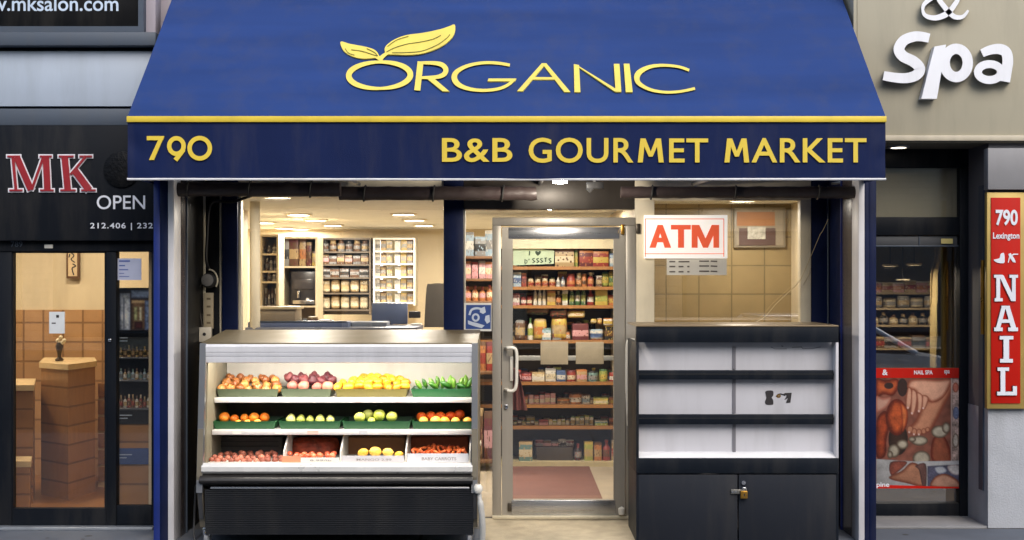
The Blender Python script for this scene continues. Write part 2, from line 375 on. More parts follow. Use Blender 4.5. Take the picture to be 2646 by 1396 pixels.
# the door leaf: stiles and rails in one frame, glass, kick plate, pull handle, lock, bolt, closer
def ring(name, m, o, i, d0, d1, parent):
    mb = MB(); a = [P(*q, d0) for q in ((o[0], o[1]), (o[2], o[1]), (o[2], o[3]), (o[0], o[3]))]; c = [P(*q, d0) for q in ((i[0], i[1]), (i[2], i[1]), (i[2], i[3]), (i[0], i[3]))]
    b = mb.b; dv = Vector((0, d1-d0, 0)); V = [[b.verts.new(p+t) for p in q] for q, t in ((a, dv*0), (c, dv*0), (a, dv), (c, dv))]
    for k in range(4):
        n = (k+1) % 4
        for A, B in ((0, 1), (1, 3), (3, 2), (2, 0)): b.faces.new((V[A][k], V[A][n], V[B][n], V[B][k]))
    return mb.build(name, m, parent, smooth=0)
DR = ring('door', alu, (1297, 587, 1615, 1334), (1325, 618, 1586, 1292), 8.972, 9.02, MK)
MB().box(X(1325, 9), 8.99, Z(1292, 9), X(1586, 9), 8.996, Z(618, 9)).build('pane', win, DR)
fac('top_rail', steel, (1314, 588, 1600, 617), 8.966, 8.973, parent=DR); fac('kick_plate', steel, (1322, 1293, 1590, 1333), 8.966, 8.973, parent=DR)
fac('lock', chrome, (1303, 1046, 1312, 1058), 8.958, 8.974, parent=DR); fac('bolt', mat('hinge_metal', (84, 78, 70)), (1312, 1300, 1322, 1322), 8.958, 8.974, parent=DR)
fac('closer', brass, (1605, 580, 1614, 606), 8.94, 8.974, parent=DR)
hw = mat('handle_white', (226, 222, 212), .3, var=.03)
hp = spline([(1306, 900), (1322, 899), (1334, 908), (1335, 955), (1333, 1000), (1322, 1011), (1306, 1007)], 6)
MB().tube([P(x, y, 8.90 if x > 1312 else 8.972-(x-1306)*.012) for x, y in hp], .0125, 12).build('handle', hw, DR)
fac('handle_plate', hw, (1318, 922, 1326, 985), 8.955, 8.974, parent=DR)
fac('push_bar', mat('push_bar', (188, 184, 170), .4), (1334, 920, 1584, 932), 9.03, 9.06, parent=DR)
hp = spline([(1640, 879), (1628, 879), (1621, 889), (1620, 930), (1620, 1000), (1622, 1066), (1624, 1100)], 6)
MB().tube([P(x, y, 8.90 if 882 < y < 1080 else 8.955) for x, y in hp], .0125, 12).build('handle', hw, MK)
MB().lathe([(.0, 0), (.02, 0), (.025, .02), (.024, .045), (.0, .06)], P(1606, 1330, 8.93), 14).build('door_stop', hw, MK)
# inside of the shop
MB().box(-2.47, 9.07, 0, -2.40, 11.2, 2.5).build('inner_wall', wall_in, MK); MB().box(-3.4, 11.2, 0, -2.40, 11.25, 2.5).build('inner_wall', wall_in, MK); MB().box(-3.45, 11.2, 0, -3.4, 15.3, 2.5).build('inner_wall', wall_in, MK); MB().box(-3.4, 15.2, 0, .99, 15.3, 2.5).build('inner_wall', wall_in, MK)
MB().box(.95, 9.07, 0, 1.0, 15.2, 2.5).build('inner_wall', wall_in, MK); MB().box(2.30, 9.07, 0, 2.38, 10.3, 2.5).build('inner_wall', wall_in, MK)
MB().prism([(-2.40, 9.07, 2.36), (2.38, 9.07, 2.36), (2.38, 15.2, 2.36), (-3.4, 15.2, 2.36), (-3.4, 11.25, 2.36), (-2.40, 11.25, 2.36)], (0, 0, .14)).build('ceiling', ceil_in, MK)
tile_m = tiles('tan_tiles', (156, 136, 96), (150, 130, 92), (122, 106, 72), .27, .235, 'xzy', .35, 0, .006)
MB().box(1.0, 10.2, 0, 2.30, 10.3, 2.36).build('tiled_wall', tile_m, MK)
MB().prism([(-2.40, 9.07, -.003), (.95, 9.07, -.003), (.95, 15.2, -.003), (-3.4, 15.2, -.003), (-3.4, 11.25, -.003), (-2.40, 11.25, -.003)], (0, 0, .004)).build('shop_floor', mat('shop_floor', (168, 156, 136), .45, var=.1, scale=5), kind='structure')

MB().box(X(1318, 9.4), 9.08, .002, X(1566, 9.4), 11.45, .012, .002).build('floor_mat', mat('mat_red_brown', (112, 72, 62), .9, var=.12, scale=6, bump=.4, bscale=150), None, 'red-brown floor mat just inside the glass door', 'mat')

# ---------------------------------------------------------------- salon building (beside the market, black fascia)
SL = empty('salon_building', (-4.3, 8.7, 0), 'dark grey salon front with black fascia sign and glass door beside the market', 'shop')
def sal(name, m, r, d0=8.6, d1=8.75, bev=.004, parent=None): return bx(name, m, r, d0, d1, parent or SL, bev)
XL, XR = -420, 402
sal('wall', lilac, (365, -260, XR, 84), 8.62); sal('ledge', slate, (XL, 83, XR, 117), 8.52); sal('reveal', salon_black, (XL, 117, XR, 132), 8.62)
sal('cladding', grey_metal, (XL, 132, XR, 275), 8.6); sal('groove', salon_black, (XL, 275, XR, 281), 8.62); sal('band', slate, (XL, 281, XR, 324), 8.585)
sal('wall', slate, (XL, -260, 365, 83), 8.64)
ring('sign_frame', slate, (-330, -180, 371, 83), (-316, -170, 357, 68), 8.56, 8.62, SL)
up = sal('sign_panel', black_paint, (-316, -170, 357, 68), 8.585, 8.64)
text('www.mksalon.com', (-98, -10, 306, 29), vplane(8.585), mat('pale_blue_vinyl', (196, 212, 232), .4), up, bold=.012)
fs = sal('fascia_sign', salon_black, (XL, 324, XR, 622), 8.57)
pl = vplane(8.57); z1 = lambda x, y: (x/1.9414, y/1.9414)
white_out = mat('letter_outline', (222, 222, 230), .5); dred = mat('dark_red_vinyl', (148, 28, 38), .45)
def serif(m, grow, base):
    L = Letters(pl, z1, depth=.004, base=base); g = grow
    def seg(a, b, w):
        dx, dy = b[0]-a[0], b[1]-a[1]; l = math.hypot(dx, dy); ux, uy = dx/l*g/2, dy/l*g/2
        L.line([(a[0]-ux, a[1]-uy), (b[0]+ux, b[1]+uy)], w+g)
    seg((64, 785), (80, 955), 20); seg((82, 785), (156, 955), 38); seg((218, 785), (158, 955), 18); seg((230, 785), (238, 955), 38)
    seg((34, 785), (104, 785), 14); seg((196, 785), (262, 785), 14); seg((44, 955), (116, 955), 14); seg((198, 955), (272, 955), 14)
    seg((324, 785), (340, 955), 38); seg((292, 785), (372, 785), 14); seg((300, 955), (382, 955), 14)
    seg((430, 785), (352, 878), 17); seg((372, 852), (448, 955), 40); seg((396, 785), (464, 785), 14); seg((404, 955), (482, 955), 14)
    return L.build('lettering', m, fs)
serif(white_out, 8, .003); serif(dred, -5, .012)
text('OPEN', (250, 505, 375, 541), pl, white_vinyl, fs, bold=.005); text('212.406 | 232', (233, 576, 395, 595), pl, white_vinyl, fs, bold=.015, spacing=1.15)
MB().lathe([(0, 8.54), (.075, 8.54), (.10, 8.546), (.124, 8.555), (.126, 8.572)], (X(313, 8.55), 0, Z(438, 8.55)), 32, 'y').build('emblem', mat('emblem_black', (17, 18, 21), .5, bump=.8, bscale=40, spec=.12), fs)
# door and sidelight, set back a little under the fascia
sal('transom_panel', salon_black, (XL, 622, XR, 650), 8.63, 8.8); tp = sal('frame_post', salon_black, (-40, 650, 30, 1362), 8.64, 8.72)
text('789', (28, 624, 58, 638), vplane(8.63), slate, SL); sal('name_plate', paper, (114, 632, 136, 642), 8.622, 8.634)
sal('frame_post', salon_black, (274, 650, 300, 1362), 8.64, 8.72); sal('frame_post', salon_black, (391, 650, 404, 1362), 8.64, 8.72)
d = ring('door', salon_black, (30, 650, 274, 1360), (34, 654, 270, 1314), 8.65, 8.70, SL)
MB().box(X(34, 8.68), 8.676, Z(1314, 8.68), X(270, 8.68), 8.682, Z(654, 8.68)).build('pane', salon_glass, d); bx('lock', chrome, (279, 876, 287, 884), 8.625, 8.642, d)
sl = sal('bottom_rail', salon_black, (300, 1307, 391, 1362), 8.65, 8.70); MB().box(X(300, 8.68), 8.676, Z(1307, 8.68), X(391, 8.68), 8.682, Z(650, 8.68)).build('pane', salon_glass, sl)
sal('wall', salon_black, (XL, 650, -40, 1362), 8.64, 8.8)
MB().box(-5.0, 8.56, 0, X(398, 8.6), 8.64, .022, .004).build('doorsill', mat('sill_steel', (150, 156, 164), .35, .5), SL)
wood = tiles('wood_panels', (186, 146, 102), (174, 134, 91), (140, 105, 70), .175, .172, 'xzy', .3, 0, .009, .5, 6)
cream_w = mat('salon_cream', (214, 198, 164), .7, var=.03, scale=2)
MB().box(-6, 11, 1.47, -2.52, 11.1, 2.9).build('inner_wall', cream_w, SL); MB().box(-6, 10.985, 0, -2.52, 11.1, 1.47).build('wainscot', wood, SL)
MB().box(-2.57, 8.76, 0, -2.50, 11, 2.9).build('inner_wall', cream_w, SL); MB().box(-6.1, 8.76, 0, -6, 11, 2.9).build('inner_wall', cream_w, SL)
MB().box(-6, 8.76, 2.45, -2.57, 11, 2.9).build('ceiling', cream_w, SL)
MB().box(-6, 8.72, -.003, -2.57, 10.98, .001).build('salon_floor', mat('salon_floor', (150, 104, 58), .4, var=.12, stretch=(1, .15, 1), scale=10), kind='structure')

# ---------------------------------------------------------------- nail salon building (beige sign box, black door)
NL = empty('nail_salon_building', (4.0, 8.7, 0), 'nail salon front with beige sign box above a black framed glass door', 'shop')
def nal(name, m, r, d0, d1, bev=.004, parent=None): return bx(name, m, r, d0, d1, parent or NL, bev)
DS = 8.6
sb = nal('sign_box', beige_sign, (2205, -300, 3200, 352), DS, 9.1, .006)
nal('sign_trim', mat('sign_trim', (196, 186, 164), .5), (2205, 350, 3200, 364), DS-.015, 9.1); nal('sign_seam', mat('seam_grey', (120, 112, 96), .6), (2214, -300, 2216, 350), DS-.002, DS+.01)
MB().box(X(2205, DS), DS+.01, Z(364, DS)-.012, X(3200, DS), 9.1, Z(364, DS)).build('soffit', mat('soffit_beige', (120, 112, 96), .6), NL)
silver = mat('brushed_letter', (236, 238, 244), .4, .05, var=.05, scale=3); ret = mat('letter_return', (58, 54, 50), .5)
pS = vplane(DS)
zz = lambda x, y: (2150+x/1.9415, y/1.9415)
for m, base, dp in ((silver, .045, .010), (ret, .006, .036)):
    L = Letters(pS, zz, depth=dp, base=base)
    pts = spline([(684, 52), (655, 84), (610, 82), (560, 30), (520, -30), (500, -80), (530, -120), (570, -100), (560, -55), (500, -12), (458, 30), (466, 76), (520, 90), (580, 66), (622, 14), (640, -20), (655, -26)], 6)
    n = len(pts); L.line(pts, [10+16*abs(math.sin(3.1*math.pi*i/n))+(4 if .5 < i/n < .8 else 0) for i in range(n)])
    L.build('letter' if dp < .02 else 'letter_return', m, sb)
for m, base, dp in ((silver, .062, .012), (ret, .008, .054)):
    nm = 'letter' if m is silver else 'letter_return'
    L = Letters(pS, zz, depth=dp, base=base); sp_ = spline([(488, 192), (450, 184), (410, 184), (360, 204), (336, 246), (356, 282), (410, 310), (440, 344), (424, 376), (376, 392), (318, 390), (258, 380)], 6)
    L.line(sp_, [46+9*math.sin(math.pi*i/(len(sp_)-1)) for i in range(len(sp_))]); L.build(nm, m, sb)
    L = Letters(pS, zz, depth=dp, base=base); L.poly([(514, 234), (572, 224), (526, 496), (448, 496)]); L.arc(623, 316, 58, 71, 52, n=40); L.build(nm, m, sb)
    L = Letters(pS, zz, depth=dp, base=base); L.line(spline([(752, 268), (790, 252), (836, 246), (872, 262), (882, 304), (876, 350), (866, 410)], 6), [40+min(14, i) for i in range(37)]); L.arc(790, 362, 58, 40, 40, n=36); L.build(nm, m, sb)
DN = 9.05
nal('header', salon_black, (2190, 380, 2520, 433), DN-.02, DN+.1); nal('transom_rail', salon_black, (2190, 561, 2480, 608), DN-.01, DN+.08)
nal('frame_post', salon_black, (2480, 433, 2521, 1338), DN-.02, DN+.1, .008); nal('frame_post', salon_black, (2190, 433, 2263, 1338), DN-.02, DN+.1)
nal('bottom_rail', salon_black, (2263, 1301, 2480, 1338), DN-.01, DN+.08); nal('glazing_bar', slate, (2263, 634, 2480, 638), DN+.005, DN+.05); nal('glazing_bar', slate, (2374, 608, 2378, 634), DN+.005, DN+.05)
dz = nal('door_closer', mat('closer_grey', (74, 76, 80), .5), (2263, 609, 2474, 634), DN+.012, DN+.05); nal('sticker', mat('sticker_yellow', (206, 190, 120), .5), (2432, 617, 2462, 630), DN-.0, DN+.004, 0, dz)
MB().box(X(2263, DN), DN+.02, Z(1301, DN), X(2480, DN), DN+.026, Z(636, DN)).build('pane', win_dark, NL); MB().box(X(2263, DN), DN+.02, Z(561, DN), X(2480, DN), DN+.026, Z(433, DN)).build('pane', win, NL); MB().box(X(2255, DN), DN+.04, Z(565, DN), X(2484, DN), DN+.06, Z(430, DN)).build('transom_panel', mat('khaki_ceiling_tone', (140, 132, 108), .6, var=.06, scale=2), NL)  # opaque sheet added behind the transom glass, toned like the ceiling inside
MB().box(2.43, 8.66, -.01, X(2553, 8.65), 9.05, .012, .004).build('doorstep', mat('step_stone', (132, 132, 134), .7, var=.12, bump=.2), NL)
pil = mat('pillar_stucco', (172, 175, 181), .8, var=.07, scale=5, bump=.35, bscale=90)
MB().box(X(2553, 8.65), 8.65, 0, 6.5, 9.2, Z(1057, 8.65)).build('pillar', pil, NL)
MB().box(X(2553, 8.65)+.004, 8.652, Z(1057, 8.65), 6.5, 9.2, 2.9).build('pillar', mat('pillar_grey', (104, 104, 110), .6, var=.06, scale=3), NL)
MB().box(X(2553, 8.65)-.01, 8.72, .25, X(2553, 8.65)+.01, 8.80, 2.4).build('pillar_trim', slate, NL)
nal('wall_panel', mat('panel_grey', (142, 141, 143), .5, var=.05), (2553, 383, 3200, 490), 8.58, 8.66)
MB().tube([P(2539, 672, 8.72), P(2539, 864, 8.72)], .013, 10).build('pull_bar', brass, NL)
kh = mat('khaki_wall', (150, 138, 108), .7, var=.05, scale=2)
MB().box(2.43, 12.5, 0, 6, 12.6, 2.9).build('inner_wall', kh, NL); MB().box(2.40, 9.2, 0, 2.46, 12.5, 2.9).build('inner_wall', kh, NL); MB().box(5.2, 9.2, 0, 5.3, 12.5, 2.9).build('inner_wall', kh, NL)
MB().box(2.46, 9.2, 2.75, 5.2, 12.5, 2.9).build('ceiling', kh, NL)
MB().box(2.46, 9.1, -.003, 5.2, 12.5, .001).build('nail_salon_floor', mat('nail_floor', (88, 78, 66), .5), kind='structure')

# ---------------------------------------------------------------- awning
AF, AB = 7.75, 8.88
ax0, ax1 = X(330, AF), X(2288, AF); za, zt = Z(300, AF), Z(463, AF)
slope = 1.0*(3.713-za)/(8.75-AF)                      # rise per metre of depth
AW = empty('awning', ((ax0+ax1)/2, 8.9, za), 'sloping blue canvas awning with yellow lettering above the grocery door', 'awning')
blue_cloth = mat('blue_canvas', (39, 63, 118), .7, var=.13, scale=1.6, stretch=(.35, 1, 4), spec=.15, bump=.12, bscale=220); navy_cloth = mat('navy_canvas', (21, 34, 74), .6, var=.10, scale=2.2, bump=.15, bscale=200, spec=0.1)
nrm = Vector((0, -slope, 1)).normalized()
def sag(u, v, a): return a*(mnoise.noise(Vector((u*7, v*2.2, 1.3)))+.5*mnoise.noise(Vector((u*19, v*4, 7.7))))
def f_can(u, v):
    y = AF+v*(AB-AF); w = math.sin(math.pi*v); rb = min(abs(u-q) for q in (.012, .27, .54, .77, .988))
    return Vector((ax0+u*(ax1-ax0), y, za+(y-AF)*slope))+nrm*((sag(u, v, .0045)-.007*min(1, rb/.10))*w)
MB().grid(f_can, 80, 24, nrm*-.006).build('canopy', blue_cloth, AW, smooth=60)
def f_val(u, v):
    e = min(1, min(u, 1-u)*9); k = 1-v                  # v 0 at the top, 1 at the hem
    cr = .030*mnoise.noise(Vector((u*70+v*2.2, v*2-u*30, 2.)))*max(0, 1-min(u, 1-u)/.055)*min(1, 3*v)
    return Vector((ax0+u*(ax1-ax0), AF+sag(u*1.5, v*.8, .004)*v+cr*(1-abs(2*v-1))*.9, za-.012+(zt-za+.012)*v))
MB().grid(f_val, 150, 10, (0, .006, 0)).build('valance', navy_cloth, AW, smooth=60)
MB().box(ax0-.004, AF-.014, za-.040, ax1+.004, AF-.004, za-.002, .004).build('stripe', yellow, AW)
MB().tube([(ax0-.004, AF+.004, zt), (0, AF+.004, zt-.002), (ax1+.004, AF+.004, zt)], .008, 8).build('hem', mat('hem_white', (222, 222, 226), .5), AW)
for x in (ax0+.004, ax1-.010):
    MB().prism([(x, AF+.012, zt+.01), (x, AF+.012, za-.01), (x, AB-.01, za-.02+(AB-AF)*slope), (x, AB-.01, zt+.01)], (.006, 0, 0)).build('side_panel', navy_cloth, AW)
alu_dull = mat('frame_alu', (130, 130, 132), .45, .6)
MB().tube([(ax0+.03, AF+.04, zt+.02), (ax1-.03, AF+.04, zt+.02)], .016, 8).build('frame_bar', alu_dull, AW)
for x in (ax0+.03, -1.1, .2, 1.3, ax1-.03):
    MB().tube([(x, AF+.04, zt+.022), (x, 8.9, zt+.06)], .014, 8).build('frame_arm', alu_dull, AW)
    MB().tube([(x, AF+.05, za-.05), (x, AB-.03, za-.08+(AB-AF)*slope)], .013, 8).build('rafter', alu_dull, AW)
MB().box(ax1-.02, 8.62, 3.2, ax1+.02, 8.90, 3.52, .01).build('end_bracket', black_paint, AW)
MB().tube([(ax0+.02, AB-.02, za+(AB-AF)*slope+.0), (ax1-.02, AB-.02, za+(AB-AF)*slope)], .03, 10).build('top_bar', navy, AW)
cp = Plane((0, AF, za), -Vector((0, slope, -1)))
zo = lambda x, y: (850+x/2.576, 30+y/2.576)
L = Letters(cp, zo, depth=.0015, base=.007)
n = 64; L.line([(337+205*math.cos(2*math.pi*i/n)+6*math.sin(2*math.pi*i/n), 424+88*math.sin(2*math.pi*i/n)-6*math.cos(2*math.pi*i/n)) for i in range(n)], [19+19*abs(math.cos(2*math.pi*i/n)) for i in range(n)], True)
L.line([(610, 333), (588, 525)], 40)
bw = spline([(605, 341), (700, 343), (755, 356), (778, 386), (765, 418), (715, 436), (612, 440)], 6); L.line(bw, [17+17*math.sin(math.pi*i/(len(bw)-1)) for i in range(len(bw))])
L.poly([(640, 436), (690, 436), (802, 532), (755, 530)])
g = spline([(1204, 357), (1130, 344), (1030, 341), (930, 359), (855, 397), (834, 440), (860, 484), (930, 514), (1030, 525), (1130, 514), (1195, 486), (1232, 452)], 6); L.line(g, [20+18*math.exp(-((i/(len(g)-1)-.47)/.14)**2) for i in range(len(g))])
L.poly([(1062, 446), (1248, 446), (1238, 464), (1056, 464)])
L.poly([(1252, 530), (1417, 344), (1447, 344), (1291, 530)]); L.poly([(1417, 344), (1447, 344), (1608, 536), (1566, 535)]); L.poly([(1366, 436), (1492, 437), (1500, 453), (1352, 453)])
L.poly([(1630, 350), (1665, 356), (1674, 536), (1634, 536)]); L.poly([(1634, 351), (1668, 366), (1942, 534), (1902, 532)]); L.poly([(1896, 348), (1934, 348), (1946, 534), (1908, 534)])
L.poly([(1962, 347), (2000, 347), (2022, 536), (1976, 536)])
g = spline([(2398, 391), (2330, 368), (2230, 358), (2140, 367), (2072, 400), (2050, 437), (2066, 480), (2140, 520), (2240, 537), (2340, 532), (2436, 512)], 6); L.line(g, [18+20*math.exp(-((i/(len(g)-1)-.47)/.16)**2) for i in range(len(g))])
L.build('lettering', pale_yellow, AW)
L = Letters(cp, zo, depth=.0015, base=.007)
L.poly(spline([(372, 265), (380, 228), (440, 184), (520, 156), (620, 143), (740, 118), (800, 98), (838, 88), (834, 150), (790, 203), (720, 246), (620, 279), (520, 288), (430, 285), (395, 284)], 4, True))
L.poly(spline([(79, 200), (140, 215), (250, 236), (308, 258), (331, 288), (328, 302), (250, 313), (180, 306), (120, 280), (88, 246)], 4, True))
L.line(spline([(338, 328), (352, 305), (384, 280), (440, 258)], 6), [34, 33, 32, 31, 30, 29, 28, 27, 26, 25, 24, 23, 21, 19, 16, 13, 10, 8, 6][:19])
L.line(spline([(352, 326), (338, 312), (312, 298)], 6), 26)
le = L.build('leaf_emblem', pale_yellow, AW)
olive = mat('olive_line', (92, 92, 30), .6); L = Letters(cp, zo, depth=.003, base=.007); L.n = 12
for pts, w in (([(384, 268), (440, 240), (520, 216), (600, 204), (690, 184), (745, 158)], 4.5), ([(420, 274), (520, 272), (620, 262), (720, 222), (780, 180), (806, 152)], 4.5), ([(390, 232), (450, 190), (530, 164)], 4), ([(148, 254), (220, 264), (322, 296)], 4), ([(108, 246), (130, 275), (170, 290)], 3.5), ([(252, 246), (300, 270), (324, 294)], 4)):
    L.line(spline(pts, 6), w)
L.build('leaf_veins', olive, le)
vp = vplane(AF)
L = Letters(vp, z1, depth=.0015, base=.008)
L.poly([(736, 683), (824, 683), (817, 704), (736, 704)]); L.poly([(799, 690), (824, 683), (772, 803), (747, 803)])
L.arc(885, 733, 36, 39, 22); L.line([(921, 750), (880, 804)], 23); L.arc(1002, 744, 51, 51, 22)
L.build('lettering', yellow, AW)
for w, r in (('B&B', (1142, 357, 1324, 419)), ('GOUR', (1366, 356, 1637, 421)), ('ET', (1729, 358, 1830, 420)), ('ARKET', (1942, 357, 2239, 420))): text(w, r, vp, yellow, AW, bold=.0135, depth=.0015, base=.008, spacing=1.06)
for x0, x1 in ((1648, 1715), (1872, 1936)):
    L = Letters(vp, depth=.0015, base=.008); m_ = (x0+x1)/2; L.poly([(x0+7, 358), (x0+19, 358), (x0+13, 420), (x0, 420)]); L.poly([(x1-19, 358), (x1-7, 358), (x1, 420), (x1-13, 420)]); L.poly([(x0+8, 358), (x0+20, 358), (m_+5, 405), (m_-5, 405)]); L.poly([(x1-20, 358), (x1-8, 358), (m_+5, 405), (m_-5, 405)]); L.build('lettering', yellow, AW)

# rolled-up side curtains slung below the awning, with the strap ends hanging out
tarp = mat('rolled_tarp', (44, 34, 33), .5, var=.35, scale=9, stretch=(.4, 1, 1), bump=.8, bscale=24)
def roll(px0, px1, y0, y1, D, label, seed):
    x0, x1 = X(px0, D), X(px1, D); zc = Z((y0+y1)/2, D); r = (y1-y0)/2*D/F; n = 36
    o = MB(); pts = [(x0+(x1-x0)*i/n, D, zc+.004*mnoise.noise(Vector((i*.5, seed, 0)))) for i in range(n+1)]
    o.tube(pts, [r*(1+.10*mnoise.noise(Vector((i*.9, seed, 3)))) for i in range(n+1)], 14)
    o = o.build('rolled_curtain', tarp, None, label, 'curtain', 'rolled curtains under the awning', smooth=50)
    for k in range(3):
        xs = x0+(x1-x0)*(.13+.35*k); MB().tube([(xs+(r+.006)*.12*math.sin(a), D-(r+.006)*math.cos(a), zc+(r+.006)*math.sin(a)) for a in [2*math.pi*i/16 for i in range(16)]], .006, 6, True).build('strap', rubber, o)
    return o
roll(429, 880, 471, 508, 8.3, 'dark brown rolled curtain under the awning, above the silver fridge', 1)
roll(876, 1386, 482, 518, 8.42, 'dark brown rolled curtain under the awning, between the window and the glass door', 5)
roll(1604, 2219, 482, 513, 8.3, 'dark brown rolled curtain under the awning, above the machine sign', 9)
br = MB().pbox(1516, 470, 1560, 488, 8.2, 8.26, .004).build('bracket', black_paint, None, 'small black clamp bracket on the awning bar above the glass door', 'bracket')
MB().prism([P(1513, 488, 8.2), P(1536, 486, 8.2), P(1524, 499, 8.2)], (0, .03, 0)).build('jaw', black_paint, br); MB().tube([P(1538, 465, 8.23), P(1538, 476, 8.23)], .02, 8).build('stem', black_paint, br)
lamp = MB().lathe([(0, .03), (.035, .03), (.05, .0), (.05, -.006), (0, -.006)], P(1447, 466, 7.95), 20).build('awning_lamp', mat('lamp_body', (190, 190, 190), .4), None, 'small bright lamp under the awning hem above the glass door', 'lamp')
MB().lathe([(0, 0), (.046, 0), (.046, -.012), (0, -.02)], P(1447, 468, 7.95), 20).build('bulb', glow('lamp_glow', (1, .93, .8), 40), lamp)
def area(name, parent, loc, size, power, col=(1, .92, .80), rot=(0, 0, 0), sy=None, spread=None):
    l = bpy.data.lights.new(name, 'AREA'); l.energy = power; l.color = col; l.size = size; l.shape = 'DISK' if sy is None else 'RECTANGLE'
    if sy is not None: l.size_y = sy
    if spread: l.spread = R(spread)
    o = bpy.data.objects.new(name, l); COL.objects.link(o); o.rotation_euler = rot
    if parent: o.parent = parent; o.location = Vector(loc)-ORI[parent]
    else: o.location = loc
    return o
pl_ = bpy.data.lights.new('lamp_light', 'POINT'); pl_.energy = 24; pl_.color = (1, .9, .76); pl_.shadow_soft_size = .03; po_ = bpy.data.objects.new('lamp_light', pl_); COL.objects.link(po_); po_.parent = lamp; po_.location = P(1447, 473, 7.95)+Vector((0, .02, -.03))-ORI[lamp]

# ---------------------------------------------------------------- open fridge with fruit
FX0, FX1 = -2.035, -.225
FG = empty('display_fridge', ((FX0+FX1)/2, 8.4, 0), 'silver open-front display fridge full of fruit, standing before the window', 'fridge')
white_in = mat('fridge_white', (196, 193, 186), .4, var=.04); grey_in = mat('fridge_grey', (92, 88, 88), .5, var=.08); skirt_m = mat('fridge_skirt', (36, 38, 42), .45, .1, var=.12, scale=3, spec=0.2)
side_m = mat('fridge_side', (130, 122, 106), .4, .4, var=.06)
zl = Z(891, 8.1); zu = Z(938, 8.1)
for s, x0, x1 in ((-1, FX0, FX0+.035), (1, FX1-.035, FX1)):
    pts = [(8.78, .10), (8.78, zl+.05), (8.09, zl), (7.99, .46), (8.02, .30), (8.08, .12)]
    MB().prism([(x0, y, z) for y, z in pts], (x1-x0, 0, 0)).build('side_panel', side_m, FG, smooth=0)
    MB().prism([(x0-.002, y, z) for y, z in ((8.082, zl+.01), (8.115, zl+.012), (8.02, .36), (7.985, .36))], (x1-x0+.004, 0, 0)).build('front_post', mat('post_steel', (150, 152, 156), .35, .8, var=.08, stretch=(1, 1, .1)), FG, smooth=0)
    MB().prism([(x0+.004, y, z) for y, z in ((8.0, .36), (8.03, .36), (8.05, .18), (8.04, .18))], (x1-x0-.008, 0, 0)).build('post_foot', mat('post_foot', (84, 84, 86), .4, .6), FG, smooth=0)
MB().prism([(FX0, 8.09, zl), (FX0, 8.80, zl+.052), (FX0, 8.80, zl+.07), (FX0, 8.10, zl+.012)], (FX1-FX0, 0, 0)).build('top_panel', mat('fridge_top', (104, 93, 70), .42, .35, var=.06), FG, smooth=0)
# light canopy: a rolled metal profile with two grooves
cz = [(8.11, zl+.008), (8.085, zl+.002), (8.075, zl-.012), (8.078, zl-.046), (8.086, zl-.050), (8.078, zl-.054), (8.082, zl-.073), (8.09, zl-.077), (8.082, zl-.081), (8.086, zu+.004), (8.10, zu), (8.14, zu+.006), (8.14, zl)]
MB().prism([(FX0+.037, y, z) for y, z in cz], (FX1-FX0-.074, 0, 0)).build('canopy', mat('canopy_steel', (224, 224, 228), .32, .12, var=.05, stretch=(.06, 1, 1), scale=30), FG, smooth=0)
MB().prism([(FX0+.04, y, z) for y, z in ((8.70, .45), (8.75, .45), (8.75, zl), (8.70, zl))], (FX1-FX0-.08, 0, 0)).build('back_panel', grey_in, FG, smooth=0)
MB().prism([(FX0+.04, y, z) for y, z in ((8.685, Z(1040, 8.6)), (8.70, Z(1040, 8.6)), (8.67, zl), (8.65, zl))], (FX1-FX0-.08, 0, 0)).build('upper_liner', white_in, FG, smooth=0)
MB().box(FX0+.038, 8.14, zl-.03, FX1-.038, 8.62, zl-.004).build('ceiling_liner', white_in, FG)
for s, x in ((-1, FX0+.0352), (1, FX1-.0392)):
    MB().prism([(x, y, z) for y, z in ((8.13, zu+.02), (8.66, zu+.02), (8.66, .50), (8.06, .50))], (.004, 0, 0)).build('side_liner', mat('liner_warm', (118, 112, 94), .5), FG, smooth=0)
tube_l = MB().tube([(FX0+.10, 8.155, zl-.046), (FX1-.10, 8.155, zl-.046)], .013, 8).build('light_tube', glow('fridge_tube', (1, .93, .80), 8), FG)
area('tube_light', tube_l, ((FX0+FX1)/2, 8.155, zl-.066), 1.6, 10, (1, .93, .82), (R(8), 0, 0), .05)
shelf_z = []
for y0, y1, ds_ in ((1028, 1041, 8.30), (1111, 1124, 8.235)):
    z1_, z0_ = Z(y0, ds_-.01), Z(y1, ds_-.01); shelf_z.append(z1_)
    s = MB().box(FX0+.045, ds_+.005, z1_-.016, FX1-.045, 8.69, z1_-.002).build('shelf', white_in, FG)
    lip = MB().box(FX0+.042, ds_-.01, z0_, FX1-.042, ds_+.004, z1_, .003).build('price_rail', mat('price_rail', (218, 214, 210), .35), s)
    for k in range(6):
        xk = FX0+.16+k*.29+random.uniform(-.07, .07); MB().box(xk, ds_-.0125, z0_+.005, xk+random.uniform(.03, .08), ds_-.0105, z1_-.004).build('price_tag', random.choice([paper, mat('pink_tag', (232, 188, 172), .6), mat('grey_tag', (196, 196, 198), .6)]), lip)
bz = Z(1196, 8.03)
MB().box(FX0+.045, 8.10, bz-.03, FX1-.045, 8.69, bz-.01).build('deck', white_in, FG)
MB().prism([(FX0+.03, y, z) for y, z in ((8.00, bz-.065), (7.985, bz-.05), (7.99, bz-.022), (8.01, bz), (8.03, bz), (8.06, bz-.012), (8.10, bz-.03), (8.10, bz-.065))], (FX1-FX0-.06, 0, 0)).build('front_lip', mat('lip_white', (214, 212, 208), .3, .3), FG, smooth=0)
nb = 10; bp = [(8.05, bz-.066)]+[(8.03-.075*math.sin(math.pi*(i+.4)/nb), bz-.066-(.088)*i/nb) for i in range(nb+1)]+[(8.05, bz-.154)]
